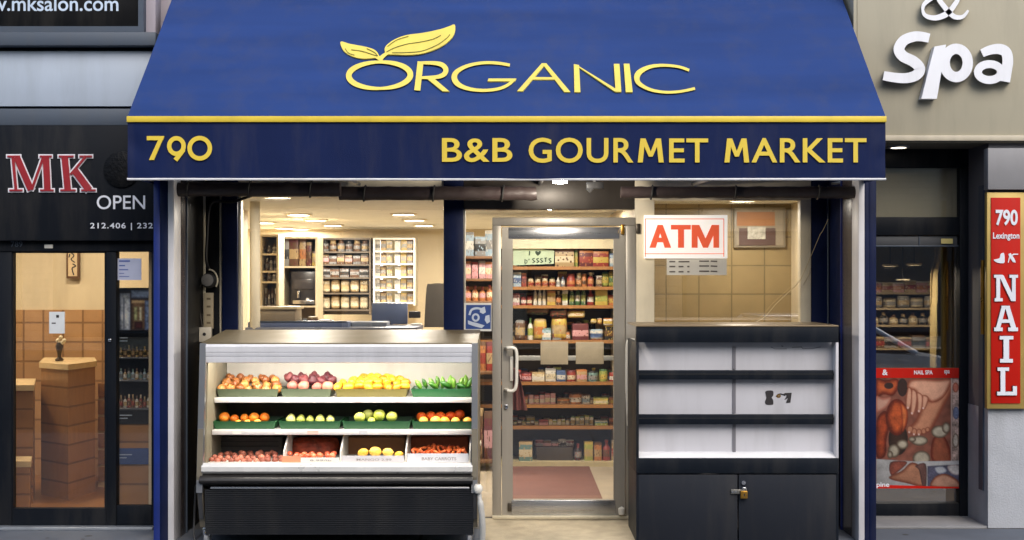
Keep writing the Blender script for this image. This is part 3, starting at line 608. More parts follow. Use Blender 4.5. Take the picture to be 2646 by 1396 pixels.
MB().prism([(FX0+.022, y, z) for y, z in bp], (FX1-FX0-.05, 0, 0)).build('bumper', mat('bumper_black', (36, 34, 33), .35, var=.1), FG, smooth=50)
MB().box(FX0+.09, 7.985, Z(1264, 7.985), FX1-.05, 8.0, Z(1259, 7.985), .002).build('trim_strip', steel, FG)
sk = [(8.0, Z(1266, 8.0))]; k = 0; zs = Z(1266, 8.0); ze = Z(1384, 8.0); nr = 24
for i in range(nr):
    a = zs+(ze-zs)*i/nr; c = zs+(ze-zs)*(i+1)/nr; o_ = .02*i/nr
    sk += [(7.996+o_, a-.0005), (7.996+o_, c+.004), (8.005+o_, c+.0035), (8.005+o_, c+.0005)]
sk += [(8.05, ze), (8.05, zs)]
MB().prism([(FX0+.05, y, z) for y, z in sk], (FX1-FX0-.075, 0, 0)).build('skirt', skirt_m, FG, smooth=0)
MB().box(FX0+.06, 8.05, .12, FX1-.06, 8.74, .45).build('base_box', rubber, FG)
wheel_m = mat('wheel_grey', (120, 122, 126), .4)
for x in (FX0+.0, FX1-.10):
    for y in (8.07, 8.68):
        w = MB().lathe([(0, -.016), (.04, -.016), (.05, -.01), (.05, .01), (.04, .016), (0, .016)], (x+.05, y, .051), 20, 'x').build('wheel', wheel_m, FG)
        MB().box(x+.025, y-.03, .07, x+.075, y+.03, .125, .006).build('wheel_fork', chrome, w)
# drain fitting and hose by the door end
MB().tube(spline([(FX1+.012, 8.02, .40), (FX1+.016, 8.0, .33), (FX1+.03, 8.0, .22), (FX1+.035, 8.02, .12), (FX1+.03, 8.05, .03)], 6), [.014]*8+[.02]*17, 10).build('drain_hose', mat('hose_white', (190, 188, 182), .5), FG)
MB().lathe([(0, 0), (.02, 0), (.03, .015), (.03, .04), (.018, .055), (0, .055)], (FX1+.006, 7.985, .36), 14).build('valve', hw, FG)
MB().lathe([(0, 0), (.018, .004), (.02, .012), (0, .016)], (FX1+.002, 8.45, .62), 14, 'x').build('knob', cream, FG)
MB().tube(spline([(FX0-.012, 8.02, .40), (FX0-.03, 8.05, .2), (FX0-.02, 8.02, .05), (FX0+.05, 7.99, .012)], 6), .007, 8).build('cable', rubber, FG)

# produce trays: shallow, flared, open at the top
def tray(r, zb, D, m, label):
    x0, x1 = X(r[0], D), X(r[1], D); h = (r[2])*D/F; fl = .012; dd = .30 if D < 8.3 else .26; mb = MB()
    t = .004; o = lambda e, z: [(x0+fl-e, D+fl-e, z), (x1-fl+e, D+fl-e, z), (x1-fl+e, D+dd-fl+e, z), (x0+fl-e, D+dd-fl+e, z)]
    rings = [o(0, zb), o(fl, zb+h), o(fl+.006, zb+h), o(fl+.006, zb+h-.006)] if False else [o(0, zb), o(fl, zb+h), o(fl-t, zb+h), o(-t, zb+t)]
    V = [[mb.b.verts.new(p) for p in q] for q in rings]; mb.b.faces.new(V[0]); mb.b.faces.new(list(reversed(V[-1])))
    for A, B in zip(V, V[1:]):
        for k in range(4): mb.b.faces.new((A[k], A[(k+1) % 4], B[(k+1) % 4], B[k]))
    return mb.build('produce_tray', m, None, label, 'tray', 'produce trays in the fridge', smooth=0)
tg = mat('tray_green', (30, 84, 46), .4, var=.08); tg2 = mat('tray_grey_green', (72, 82, 62), .4, var=.08); tg3 = mat('tray_lemon_reflect', (98, 90, 44), .4, var=.08)  # the olive one has yellow reflected from the lemons put into its green
tray((560, 719, 21), shelf_z[0], 8.335, tg2, 'grey-green tray of brown onions on the top fridge shelf')
tray((725, 856, 21), shelf_z[0], 8.335, tg2, 'grey-green tray of purple beets on the top fridge shelf')
tray((866, 1053, 21), shelf_z[0], 8.335, tg3, 'olive tray heaped with yellow lemons on the top fridge shelf')
tray((1062, 1220, 21), shelf_z[0], 8.335, tg, 'green tray of curved green peppers on the top fridge shelf')
tray((550, 712, 20), shelf_z[1], 8.27, tg, 'green tray with one row of oranges on the middle fridge shelf')
tray((720, 880, 20), shelf_z[1], 8.27, tg, 'green tray of small pale limes on the middle fridge shelf')
tray((884, 1061, 20), shelf_z[1], 8.27, tg, 'green tray of large yellow-green melons on the middle fridge shelf')
tray((1064, 1221, 20), shelf_z[1], 8.27, tg, 'green tray with two rows of oranges on the middle fridge shelf')

# fruit: one mesh per kind, every single fruit an object of its own
def fmat(name, c1, c2, rough=.4, scale=3., bump=.15, bs=50):
    if name in MATS: return MATS[name]
    m, nt, b = _new(name); v = coords(nt, 'Object'); oi = N(nt, 'ShaderNodeObjectInfo'); va = N(nt, 'ShaderNodeVectorMath', operation='ADD')
    nt.links.new(v, va.inputs[0]); nt.links.new(oi.outputs['Random'], va.inputs[1])
    n1 = N(nt, 'ShaderNodeTexNoise'); n1.inputs['Scale'].default_value = scale; n1.inputs['Detail'].default_value = 5; nt.links.new(va.outputs[0], n1.inputs['Vector'])
    ad = N(nt, 'ShaderNodeMath', operation='MULTIPLY_ADD'); ad.inputs[1].default_value = .8; ad.inputs[2].default_value = -.4
    nt.links.new(oi.outputs['Random'], ad.inputs[0]); a2 = N(nt, 'ShaderNodeMath', operation='ADD'); nt.links.new(n1.outputs[0], a2.inputs[0]); nt.links.new(ad.outputs[0], a2.inputs[1])
    rp = N(nt, 'ShaderNodeValToRGB'); rp.color_ramp.elements[0].position = .25; rp.color_ramp.elements[1].position = .75
    rp.color_ramp.elements[0].color = (*lin(c1), 1); rp.color_ramp.elements[1].color = (*lin(c2), 1)
    nt.links.new(a2.outputs[0], rp.inputs[0]); nt.links.new(rp.outputs[0], b.inputs['Base Color']); b.inputs['Roughness'].default_value = rough
    n2 = N(nt, 'ShaderNodeTexNoise'); n2.inputs['Scale'].default_value = bs; nt.links.new(va.outputs[0], n2.inputs['Vector'])
    bp = N(nt, 'ShaderNodeBump'); bp.inputs['Strength'].default_value = bump; bp.inputs['Distance'].default_value = .05; nt.links.new(n2.outputs[0], bp.inputs['Height']); nt.links.new(bp.outputs[0], b.inputs['Normal'])
    MATS[name] = m; return m
def prof(fn, n=14): return [(max(0, fn(math.pi*i/n)), -math.cos(math.pi*i/n)) for i in range(n+1)]
ball = lambda a: math.sin(a)
def shape(kind, m, lump=0.):
    mb = MB()
    if kind == 'citrus': p = [(r, h*(.93 if h < 0 else .90)) for r, h in prof(ball)]; p[-1] = (0, .84); mb.lathe(p, seg=18)
    elif kind == 'lemon': mb.lathe([(r*.78*(1 if abs(h) < .8 else .7), h*1.12) for r, h in prof(ball, 16)], seg=16)
    elif kind == 'onion': mb.lathe([(r*(1 if h < .5 else .72), h*.86+(.25*(h-.5) if h > .5 else 0)) for r, h in prof(ball, 16)]+[(.05, 1.15), (0, 1.2)], seg=16)
    elif kind == 'pear': mb.lathe([(r*(1-.22*max(0, h)), h*1.1) for r, h in prof(ball, 16)], seg=16)
    elif kind == 'tomato': mb.lathe([(r, h*.78) for r, h in prof(ball, 14)], seg=20, wob=.035)
    elif kind == 'carrot': mb.lathe([(0, -1.5), (.10, -1.4), (.26, -.4), (.38, .5), (.40, .9), (.28, 1.05), (0, 1.08)], seg=10)
    elif kind == 'pepper': mb.tube([(.5*math.sin(t*1.6)*1.0, 0, -1+2*t) for t in [i/10 for i in range(11)]], [.07, .22, .34, .40, .43, .43, .42, .38, .30, .18, .06], 10)
    if lump:
        for v in mb.b.verts: v.co *= 1+lump*mnoise.noise(v.co*1.7)
    return mb.mesh(kind, m, 70)
FM = {
 'brown_onion': shape('onion', fmat('onion_skin', (128, 72, 34), (190, 128, 66), .35), .12), 'beet': shape('onion', fmat('beet_skin', (74, 26, 36), (122, 58, 60), .5), .10), 'pink_beet': shape('citrus', fmat('pink_skin', (158, 88, 78), (190, 122, 100), .5), .10),
 'lemon': shape('lemon', fmat('lemon_skin', (196, 118, 14), (226, 176, 44), .4), .05), 'green_pepper': shape('pepper', fmat('pepper_skin', (36, 88, 26), (104, 148, 52), .3, 2.)),
 'orange': shape('citrus', fmat('orange_skin', (226, 112, 22), (240, 140, 40), .45, 3, .25, 30)), 'deep_orange': shape('citrus', fmat('deep_orange_skin', (222, 84, 20), (234, 108, 30), .45, 3, .25, 30)), 'light_orange': shape('citrus', fmat('light_orange_skin', (244, 164, 50), (248, 186, 80), .45)),
 'lime': shape('pear', fmat('lime_skin', (168, 176, 74), (206, 208, 120), .45)), 'melon': shape('citrus', fmat('melon_skin', (186, 194, 76), (218, 218, 116), .45), .04),
 'potato': shape('citrus', fmat('potato_skin', (140, 74, 56), (182, 108, 84), .6), .2), 'tomato': shape('tomato', fmat('tomato_skin', (204, 84, 50), (226, 120, 78), .3)), 'mango': shape('lemon', fmat('mango_skin', (236, 178, 56), (246, 204, 96), .4), .05), 'carrot': shape('carrot', fmat('carrot_skin', (206, 82, 30), (228, 112, 50), .5)),
}
def fruit(kind, name, px, py, r, D, label, group, cat, up=None):
    D += .09 if T in label or 'beet tray' in label else .03 if py < 1110 else 0
    o = bpy.data.objects.new(name, FM[kind]); COL.objects.link(o); s = r*D/F
    o.location = P(px, py, D); k = s*random.uniform(.92, 1.18); o.scale = (k, k, k); ORI[o] = Vector(o.location)
    o.rotation_euler = up if up else (random.uniform(-.5, .5), random.uniform(-.5, .5), random.uniform(0, 6.28))
    return setp(o, label, cat, group)
def q4(X_, Y_): return 480+X_/2.444, 840+Y_/2.444
j = lambda a: random.uniform(-a, a)
T = 'on the top fridge shelf'
for row, (n, x0, x1, y, D, r) in enumerate(((7, 226, 570, 402, 8.285, 27), (6, 240, 572, 378, 8.34, 30), (6, 262, 566, 356, 8.40, 30), (5, 280, 555, 340, 8.46, 28))):
    for i in range(n):
        a, b = q4(x0+(x1-x0)*i/(n-1)+j(8), y+j(6)); fruit('brown_onion', 'brown_onion', a, b, r/2.444, D, 'brown onion piled in the grey-green tray '+T, 'brown onions in the tray', 'onion', (j(1.5), j(1.5), j(3)))
for n, x0, x1, y, D, r, k in ((4, 672, 900, 388, 8.285, 33, 'pink_beet'), (5, 690, 920, 350, 8.37, 33, 'beet'), (4, 655, 890, 330, 8.44, 31, 'beet')):
    for i in range(n):
        a, b = q4(x0+(x1-x0)*i/(n-1)+j(6), y+j(6)); fruit(k, k, a, b, r/2.444, D, ('pink round beet in the front of the beet tray ' if k == 'pink_beet' else 'dark purple beet in the grey-green tray ')+T, k.replace('_', ' ')+'s in the tray', 'beet')
for n, x0, x1, y, D, r in ((8, 968, 1390, 390, 8.285, 33), (8, 990, 1385, 365, 8.35, 33), (7, 1050, 1350, 346, 8.42, 32), (4, 1120, 1270, 332, 8.47, 30)):
    for i in range(n):
        a, b = q4(x0+(x1-x0)*i/(n-1)+j(8), y+j(5)); fruit('lemon', 'lemon', a, b, r/2.444, D, 'yellow lemon heaped in the olive tray '+T, 'lemons in the olive tray', 'lemon', (j(.5), 1.57+j(.5), j(1.2)))
for i, (a, b, D, t) in enumerate(((1462, 386, 8.30, .9), (1500, 376, 8.36, .6), (1545, 374, 8.30, .7), (1580, 360, 8.40, .3), (1612, 366, 8.32, .2), (1655, 360, 8.38, .1), (1680, 372, 8.30, .4), (1722, 368, 8.34, .0), (1752, 360, 8.42, .1), (1782, 362, 8.32, -.1), (1640, 392, 8.285, 1.3), (1560, 396, 8.285, 1.3), (1735, 394, 8.285, 1.4))):
    a, b = q4(a, b); fruit('green_pepper', 'green_pepper', a, b, 38/2.444, D, 'curved green pepper standing in the green tray '+T, 'green peppers in the tray', 'pepper', (j(.2), -t+j(.1), j(.5)))
M_ = 'on the middle fridge shelf'
for a, b, r, D in ((244, 583, 34, 8.33), (308, 591, 26, 8.33), (371, 586, 29, 8.33), (432, 584, 32, 8.33), (498, 583, 32, 8.33)):
    fruit('orange', 'orange', *q4(a, b), r/2.444, D, 'orange in the row of five '+M_+' beside the limes', 'oranges beside the limes', 'orange')
for a in (330, 388, 452): fruit('light_orange', 'light_orange', *q4(a, 620), 24/2.444, 8.275, 'light orange low at the front of the single-row orange tray', 'light oranges beside the limes', 'orange')
for a, b, r in ((664, 596, 30), (727, 596, 26), (785, 598, 24), (848, 598, 27), (913, 598, 29)):
    fruit('lime', 'lime', *q4(a, b), r/2.444, 8.32, 'small pale lime in the green tray between oranges and melons', 'limes in the green tray', 'lime', (j(.2), j(.2), j(3)))
for a, b, r, D in ((1098, 583, 34, 8.30), (1150, 566, 36, 8.36), (1222, 570, 37, 8.32), (1301, 578, 37, 8.31), (1172, 606, 22, 8.275)):
    fruit('melon', 'melon', *q4(a, b), r/2.444, D, 'round yellow-green melon in the green tray '+M_, 'melons in the green tray', 'melon')
for i in range(5): fruit('deep_orange', 'orange', *q4(1492+i*60+j(4), 582-i*3+j(3)), 31/2.444, 8.37, 'deep orange in the back row of the two-row orange tray', 'deep oranges in the two-row tray', 'orange')
for i in range(5): fruit('light_orange', 'light_orange', *q4(1505+i*68+j(6), 606+j(3)), 30/2.444, 8.28, 'light orange in the front row of the two-row orange tray', 'light oranges in the two-row tray', 'orange')
# lower deck: white divided bins
bin_x = [q4(a, 0)[0] for a in (132, 622, 980, 1392, 1796)]
zt_ = Z(q4(0, 700)[1], 8.3)
for i, px in enumerate(bin_x[1:]):
    x = X(px, 8.15); MB().prism([(x-.006, 8.13, bz-.008), (x-.006, 8.15, bz+.06), (x-.006, 8.30, zt_), (x-.006, 8.66, zt_), (x-.006, 8.66, bz-.008)], (.009, 0, 0)).build('bin_divider', white_in, FG, smooth=0)
bn = 'on the bottom fridge deck'
cards = [((608, 828, 728, 868), mat('salmon_card', (232, 150, 112), .6), 'salmon pink price card before the tomatoes '+bn, ''), ((726, 838, 968, 868), paper, 'white price card with brown print before the tomatoes '+bn, '8.99/lb'), ((984, 826, 1378, 868), mat('silver_card', (206, 202, 204), .5), 'wide white price card before the mangoes '+bn, 'MANGO 2.99'), ((1398, 812, 1786, 868), mat('white_card', (220, 220, 224), .5), 'tall white price card before the carrots '+bn, 'BABY CARROTS')]
for i, (r, m, lb, tx) in enumerate(cards):
    a = q4(r[0], r[1]); c = q4(r[2], r[3]); D = 8.10-.006*(i == 1)
    o = MB().pbox(a[0], a[1], c[0], c[1], D, D+.003).build('price_card', m, None, lb, 'price card', 'price cards in the fridge')
    if tx:
        w = (c[0]-a[0]); text(tx, (a[0]+w*.24, a[1]+(c[1]-a[1])*.42, a[0]+w*.80, c[1]-(c[1]-a[1])*.24), vplane(D), mat('brown_ink', (150, 140, 136), .6), o, bold=.01, depth=.0008, base=.0006)
for n, x0, x1, y, D, r in ((12, 165, 600, 856, 8.16, 19), (11, 180, 600, 838, 8.24, 19), (8, 215, 560, 818, 8.32, 19), (5, 280, 540, 808, 8.40, 18)):
    for i in range(n): fruit('potato', 'red_potato', *q4(x0+(x1-x0)*i/(n-1)+j(7), y+j(5)), r/2.444, D, 'small red potato in the bin '+bn, 'red potatoes in the bin', 'potato')
for n, x0, x1, y, D, r in ((7, 690, 930, 826, 8.17, 19), (7, 660, 940, 814, 8.25, 18)):
    for i in range(n): fruit('tomato', 'tomato', *q4(x0+(x1-x0)*i/(n-1)+j(6), y+j(4)), r/2.444, D, 'red tomato in the bin '+bn, 'tomatoes in the bin', 'tomato')
def pillow(name, px0, px1, py0, py1, D, depth, m, label, cat, group=None, lump=.18, n=12):
    """a filled soft bag"""
    cx, cz = (px0+px1)/2, (py0+py1)/2; w, h = (px1-px0)/2*D/F, (py1-py0)/2*D/F; c = P(cx, cz, D); mb = MB()
    def f(sgn):
        def g(u, v):
            a, b = 2*u-1, 2*v-1; t = max(0, (1-a**4)*(1-b**4))**.5
            return c+Vector((a*w*(1-.10*b*b), sgn*depth*.5*t*(1+lump*mnoise.noise(Vector((a*3+px0, b*3, sgn)))), b*h*(1-.10*a*a)))
        return g
    mb.grid(f(-1), n, n); mb.grid(f(1), n, n); bmesh.ops.remove_doubles(mb.b, verts=mb.b.verts[:], dist=1e-4)
    return mb.build(name, m, None, label, cat, group, smooth=80)
a = q4(648, 706); c = q4(972, 836)
pillow('tomato_bag', a[0], c[0], a[1], c[1], 8.50, .16, mat('net_bag', (150, 62, 36), .5, var=.5, scale=22, bump=1.0, bscale=45), 'red-brown net bag of tomatoes behind the loose tomatoes', 'bag')
for a_, b_, nm, m, lb in ((990, 1384, 'carton', mat('carton_brown', (134, 92, 64), .7, var=.06), 'plain brown carton standing behind the mangoes'), (1404, 1782, 'carton', mat('carton_red', (132, 70, 44), .7, var=.06), 'reddish brown carton standing behind the carrots'), (200, 606, 'crate', mat('crate_grey', (84, 84, 84), .6, var=.06), 'dark grey ribbed crate standing behind the red potatoes')):
    p, q = q4(a_, 708), q4(b_, 850); mb = MB().pbox(p[0], p[1], q[0], q[1], 8.50, 8.64, .008)
    o = mb.build(nm, m, None, lb, nm)
    if nm == 'crate':
        for k in range(3): MB().pbox(p[0]+8, p[1]+10+k*12, q[0]-8, p[1]+13+k*12, 8.494, 8.501).build('rib', mat('crate_rib', (60, 60, 62), .6), o)
for a, b, r in ((1120, 806, 33), (1197, 800, 38), (1277, 804, 36), (1345, 818, 26)): fruit('mango', 'mango', *q4(a, b), r/2.444, 8.22, 'yellow mango in the bin '+bn, 'mangoes in the bin', 'mango', (j(.3), 1.4+j(.4), j(.5)))
for n, x0, x1, y, D in ((11, 1430, 1760, 804, 8.18), (12, 1425, 1765, 794, 8.26), (11, 1440, 1760, 782, 8.34), (7, 1520, 1680, 768, 8.40)):
    for i in range(n): fruit('carrot', 'carrot', *q4(x0+(x1-x0)*i/(n-1)+j(9), y+j(6)), 22/2.444, D, 'orange carrot piled in the bin '+bn, 'carrots in the bin', 'carrot', (j(1.5), 1.2+j(1.4), j(3)))

# ---------------------------------------------------------------- black shelving case beside the door
DC = 8.15
BC = empty('display_case', (X(1905, DC), 8.45, 0), 'empty black and white shelving case with locked cupboard, beside the glass door', 'case')
cx0, cx1 = X(1644, DC), X(2167, DC); zt2 = Z(843, DC)
cb = lambda name, m, r, d0=DC, d1=DC+.6, bev=.003, parent=None: bx(name, m, r, d0, d1, parent or BC, bev)
MB().box(cx0, DC-.004, zt2-.005, cx1, 8.78, zt2+.006, .003).build('top', mat('case_top_warm_lit', (120, 104, 80), .35, .3), BC)  # tan top: warm light falling on the black case, put into the colour
cb('top_rail', case_black, (1644, 845, 2167, 885), DC, DC+.04)
for x0, x1 in ((1644, 1651), (2160, 2167)): MB().pbox(x0, 885, x1, 1224, DC+.002, 8.76, .002).build('side_panel', case_white if x0 > 2000 else case_black, BC)
MB().pbox(1646, 846, 2165, 1400, 8.70, 8.76).build('back', case_white, BC)
D_in = 8.24
MB().box(X(1651, DC), D_in, Z(1188, DC), X(2160, DC), D_in+.01, Z(885, DC)).build('inner_back', case_white, BC)
for y0, y1 in ((957, 981), (1071, 1097)):
    s = MB().box(X(1651, DC), DC+.05, Z((y0+y1)/2, DC)-.006, X(2159.5, DC), D_in, Z((y0+y1)/2, DC)+.006).build('shelf', case_black, BC)
    cb('shelf_rail', case_black, (1650, y0, 2154, y1), DC+.03, DC+.05, .003, s); cb('groove', rubber, (1650, y0+9, 2154, y0+11), DC+.0285, DC+.031, 0, s)
for y0, y1 in ((898, 957), (981, 1071), (1097, 1180)): MB().box(X(1899, DC), D_in-.008, Z(y1, DC), X(1907, DC), D_in, Z(y0, DC)).build('divider', mat('divider_grey', (112, 110, 116), .5), BC)
MB().prism([(X(1651, DC), y, z) for y, z in ((DC, Z(1183, DC)), (D_in, Z(1172, DC)), (D_in, Z(1186, DC)), (DC, Z(1186, DC)))], (X(2160, DC)-X(1651, DC), 0, 0)).build('bottom_lip', mat('lip_white2', (222, 222, 224), .4), BC, smooth=0)
cb('lower_rail', case_black, (1644, 1184, 2167, 1224), DC-.004, DC+.04)
for x0, x1 in ((1650, 1906), (1909, 2161)): cb('cupboard_door', mat('cupboard_grey', (37, 40, 47), .5, var=.08, scale=2, spec=0.12), (x0, 1227, x1, 1400), DC, DC+.02, .004)
MB().pbox(1644, 1224, 1650, 1405, DC+.003, 8.7).build('side_panel', case_black, BC); MB().pbox(2161, 1224, 2167, 1405, DC+.003, 8.7).build('side_panel', case_black, BC)
hs = cb('hasp', mat('hasp_steel', (142, 140, 134), .4, .8), (1889, 1265, 1926, 1277), DC-.012, DC, .002)
for x in (1893, 1901): MB().lathe([(0, -.003), (.006, -.003), (.006, 0), (0, 0)], P(x, 1271, DC-.0125), 10, 'y').build('screw', chrome, hs)
MB().lathe([(0, -.012), (.014, -.012), (.014, 0), (0, 0)], P(1921, 1247, DC-.002), 16, 'y').build('cam_lock', chrome, BC)
pk = MB().pbox(1914, 1269, 1932, 1289, DC-.036, DC-.016, .004).build('padlock', brass, None, 'small brass padlock hanging on the cupboard doors of the black case', 'padlock')
MB().tube([P(1918, 1270, DC-.026), P(1918, 1265, DC-.026), P(1920, 1261, DC-.026), P(1926, 1261, DC-.026), P(1928, 1265, DC-.026), P(1928, 1270, DC-.026)], .003, 8).build('shackle', chrome, pk)
MB().pbox(1922, 1276, 1925, 1283, DC-.0366, DC-.035).build('keyhole', ink, pk)
# torn sticker on the middle white panel
zb8 = lambda x, y: (1850+x/2.4, 830+y/2.4); ps = vplane(D_in)
L = Letters(ps, zb8, depth=.0010, base=.001)
L.poly(spline([(310, 434), (352, 432), (356, 460), (346, 474), (354, 488), (356, 512), (348, 519), (312, 518), (304, 500), (312, 478), (308, 455)], 3, True))
L.poly([(428, 446), (470, 444), (462, 506), (434, 508), (446, 478), (424, 490), (440, 462), (412, 456)]); L.line(spline([(374, 468), (386, 456), (404, 452), (430, 462)], 5), 7)
st = L.build('sticker', ink, BC); L = Letters(ps, zb8, depth=.0014, base=.001); L.arc(389, 464, 9, 7, 9, n=14); L.build('sticker_spot', brass, st)
L = Letters(ps, zb8, depth=.001, base=.001)
L.line([(340, 160), (365, 172), (440, 172)], 4); L.line([(405, 154), (418, 156)], 6); L.line([(470, 164), (530, 160), (540, 172), (600, 170), (650, 160)], 4); L.build('scuff', mat('scuff_grey', (110, 108, 114), .6), BC)

# ---------------------------------------------------------------- signs and papers on the market glass
LIT = mat('sign_white', (240, 234, 226), .4); _b = LIT.node_tree.nodes['Principled BSDF']; _b.inputs['Emission Color'].default_value = (1, .95, .88, 1); _b.inputs['Emission Strength'].default_value = .28
at = MB().pbox(1664, 556, 1880, 668, 8.93, 8.945, .003).build('machine_sign', LIT, None, 'lit white rectangular sign with large red letters on the window above the black case', 'sign')
pa = vplane(8.93); z7 = lambda x, y: (1600+x/1.4214, 440+y/1.4214); orange_red = mat('orange_red_vinyl', (240, 96, 62), .45)
L = Letters(pa, z7, depth=.002, base=.001)
L.poly([(111, 285), (141, 201), (160, 201), (134, 285)]); L.poly([(141, 201), (160, 201), (191, 285), (167, 285)]); L.poly([(134, 248), (168, 248), (174, 265), (128, 265)])
L.poly([(190, 201), (263, 201), (263, 218), (190, 218)]); L.poly([(216, 214), (238, 214), (238, 285), (216, 285)])
L.poly([(266, 201), (288, 201), (288, 285), (266, 285)]); L.poly([(346, 201), (367, 201), (367, 285), (346, 285)]); L.poly([(270, 201), (294, 201), (324, 266), (324, 285), (308, 285)]); L.poly([(363, 201), (340, 201), (310, 266), (310, 285), (326, 285)])
_b = orange_red.node_tree.nodes['Principled BSDF']; _b.inputs['Emission Color'].default_value = (1, .16, .07, 1); _b.inputs['Emission Strength'].default_value = .16
L.build('lettering', orange_red, at)
L = Letters(pa, z7, depth=.0015, base=.001); L.line([(96, 318), (96, 179), (384, 179), (384, 318)], 2.6); L.line([(94, 307), (386, 307)], 2.4); L.build('border', orange_red, at)
nh = MB().pbox(1723, 664, 1878, 711, 8.952, 8.956).build('hours_notice', paper, None, 'white paper notice with two columns of small print under the red lettered sign', 'notice')
L = Letters(vplane(8.952), z7, depth=.0008, base=.0005)
for k, y in enumerate((336, 354, 373)):
    for x0, x1 in ((184, 206), (218, 236 if k else 250), (250, 258)): L.line([(x0, y), (x1, y)], 5)
    L.line([(294, y-2), (330, y-2)], 5); L.line([(336, y-2), (360, y-1)], 5)
L.build('print', mat('print_grey', (104, 98, 92), .6), nh)
wr = MB().tube([P(1600+x/1.4214, 440+y/1.4214, d) for x, y, d in ((768, 180, 8.88), (748, 222, 8.90), (738, 236, 8.91), (716, 288, 8.93), (690, 350, 8.94), (668, 400, 8.94), (645, 428, 8.94), (620, 450, 8.94), (575, 492, 8.94), (540, 534, 8.94), (522, 548, 8.93), (500, 560, 8.90))], .0022, 6).build('loose_wire', mat('wire_pale', (196, 178, 140), .4), None, 'thin pale wire hanging slack across the window above the black case', 'wire')
MB().tube([P(1600+x/1.4214, 440+y/1.4214, 8.94) for x, y in ((704, 358), (697, 385), (688, 402), (676, 420))], .0018, 6).build('wire_end', mat('wire_pale', (196, 178, 140)), wr)
# fish sticker poster beside the door
fp = MB().pbox(1199, 783, 1270, 856, 8.965, 8.972).build('poster', mat('poster_white', (214, 212, 206), .5), None, 'small blue and white poster taped on the glass beside the door', 'poster')
z5 = lambda x, y: (1160+x/2.831, 440+y/2.831); L = Letters(vplane(8.965), z5, depth=.001, base=.0005); L.poly([(126, 986), (308, 986), (306, 1162), (122, 1162)]); pb = L.build('poster_print', mat('poster_blue', (38, 66, 128), .5), fp)
L = Letters(vplane(8.965), z5, depth=.0018, base=.0005); L.line(spline([(150, 1060), (166, 1022), (205, 1010), (240, 1018)], 5), 16); L.arc(196, 1078, 22, 24, 14, n=18); L.poly([(228, 1012), (262, 998), (270, 1040), (250, 1052), (226, 1040)])
L.poly([(138, 1098), (170, 1110), (205, 1118), (262, 1136), (240, 1156), (180, 1140), (140, 1126)]); L.poly([(268, 1066), (296, 1058), (300, 1110), (278, 1124), (262, 1096)]); L.build('fish_drawing', mat('poster_pale', (186, 194, 208), .5), fp)

# ---------------------------------------------------------------- wires and boxes on the jamb behind the fridge
dk = mat('cable_black', (24, 22, 21), .5)
rl = MB().lathe([(0, -.016), (.046, -.016), (.054, -.010), (.056, 0), (.056, .03), (0, .03)], P(540, 725, 8.90), 28, 'y').build('cable_reel', dk, None, 'round grey faced cable reel hanging on the dark jamb above the white socket', 'cable reel')
MB().lathe([(0, -.021), (.034, -.021), (.044, -.017), (.044, -.014), (0, -.014)], P(537, 724, 8.90), 28, 'y').build('face', mat('reel_face', (128, 124, 120), .5, var=.12, scale=30), rl)
MB().tube([P(540+22*math.cos(R(a)), 725-28*math.sin(R(a)), 8.875) for a in range(-35, 100, 9)], .006, 8).build('rim', cream, rl)
MB().tube(spline([P(541, 698, 8.9), P(533, 670, 8.92), P(536, 600, 8.93), P(541, 540, 8.93), P(556, 520, 8.93), P(600, 522, 8.92), P(650, 505, 8.85)], 6), .011, 8).build('cable', dk, None, 'thick black cable running from the reel up under the curtain roll', 'cable')
MB().tube(spline([P(526, 724, 8.88), P(514, 748, 8.9), P(508, 775, 8.9), P(516, 805, 8.9), P(523, 845, 8.9)], 6), .0028, 6).build('cord', mat('cord_grey', (92, 86, 80), .5), None, 'thin grey cord looping from the reel down to the white socket', 'cord')
po = MB().pbox(526, 757, 550, 850, 8.93, 8.96, .004).build('power_strip', mat('strip_beige', (186, 170, 140), .5), None, 'beige power strip mounted upright below the cable reel', 'power strip')
for y in (770, 790, 812, 832): MB().pbox(534, y, 544, y+5, 8.927, 8.931).build('outlet', mat('strip_shade', (120, 104, 80), .5), po)
so = MB().pbox(514, 846, 545, 884, 8.86, 8.90, .004).build('socket_box', mat('socket_white', (214, 204, 184), .45), None, 'small white socket box just above the fridge corner', 'socket'); MB().lathe([(0, -.004), (.012, -.004), (.012, 0), (0, 0)], P(528, 864, 8.8605), 12, 'y').build('plug', ink, so)

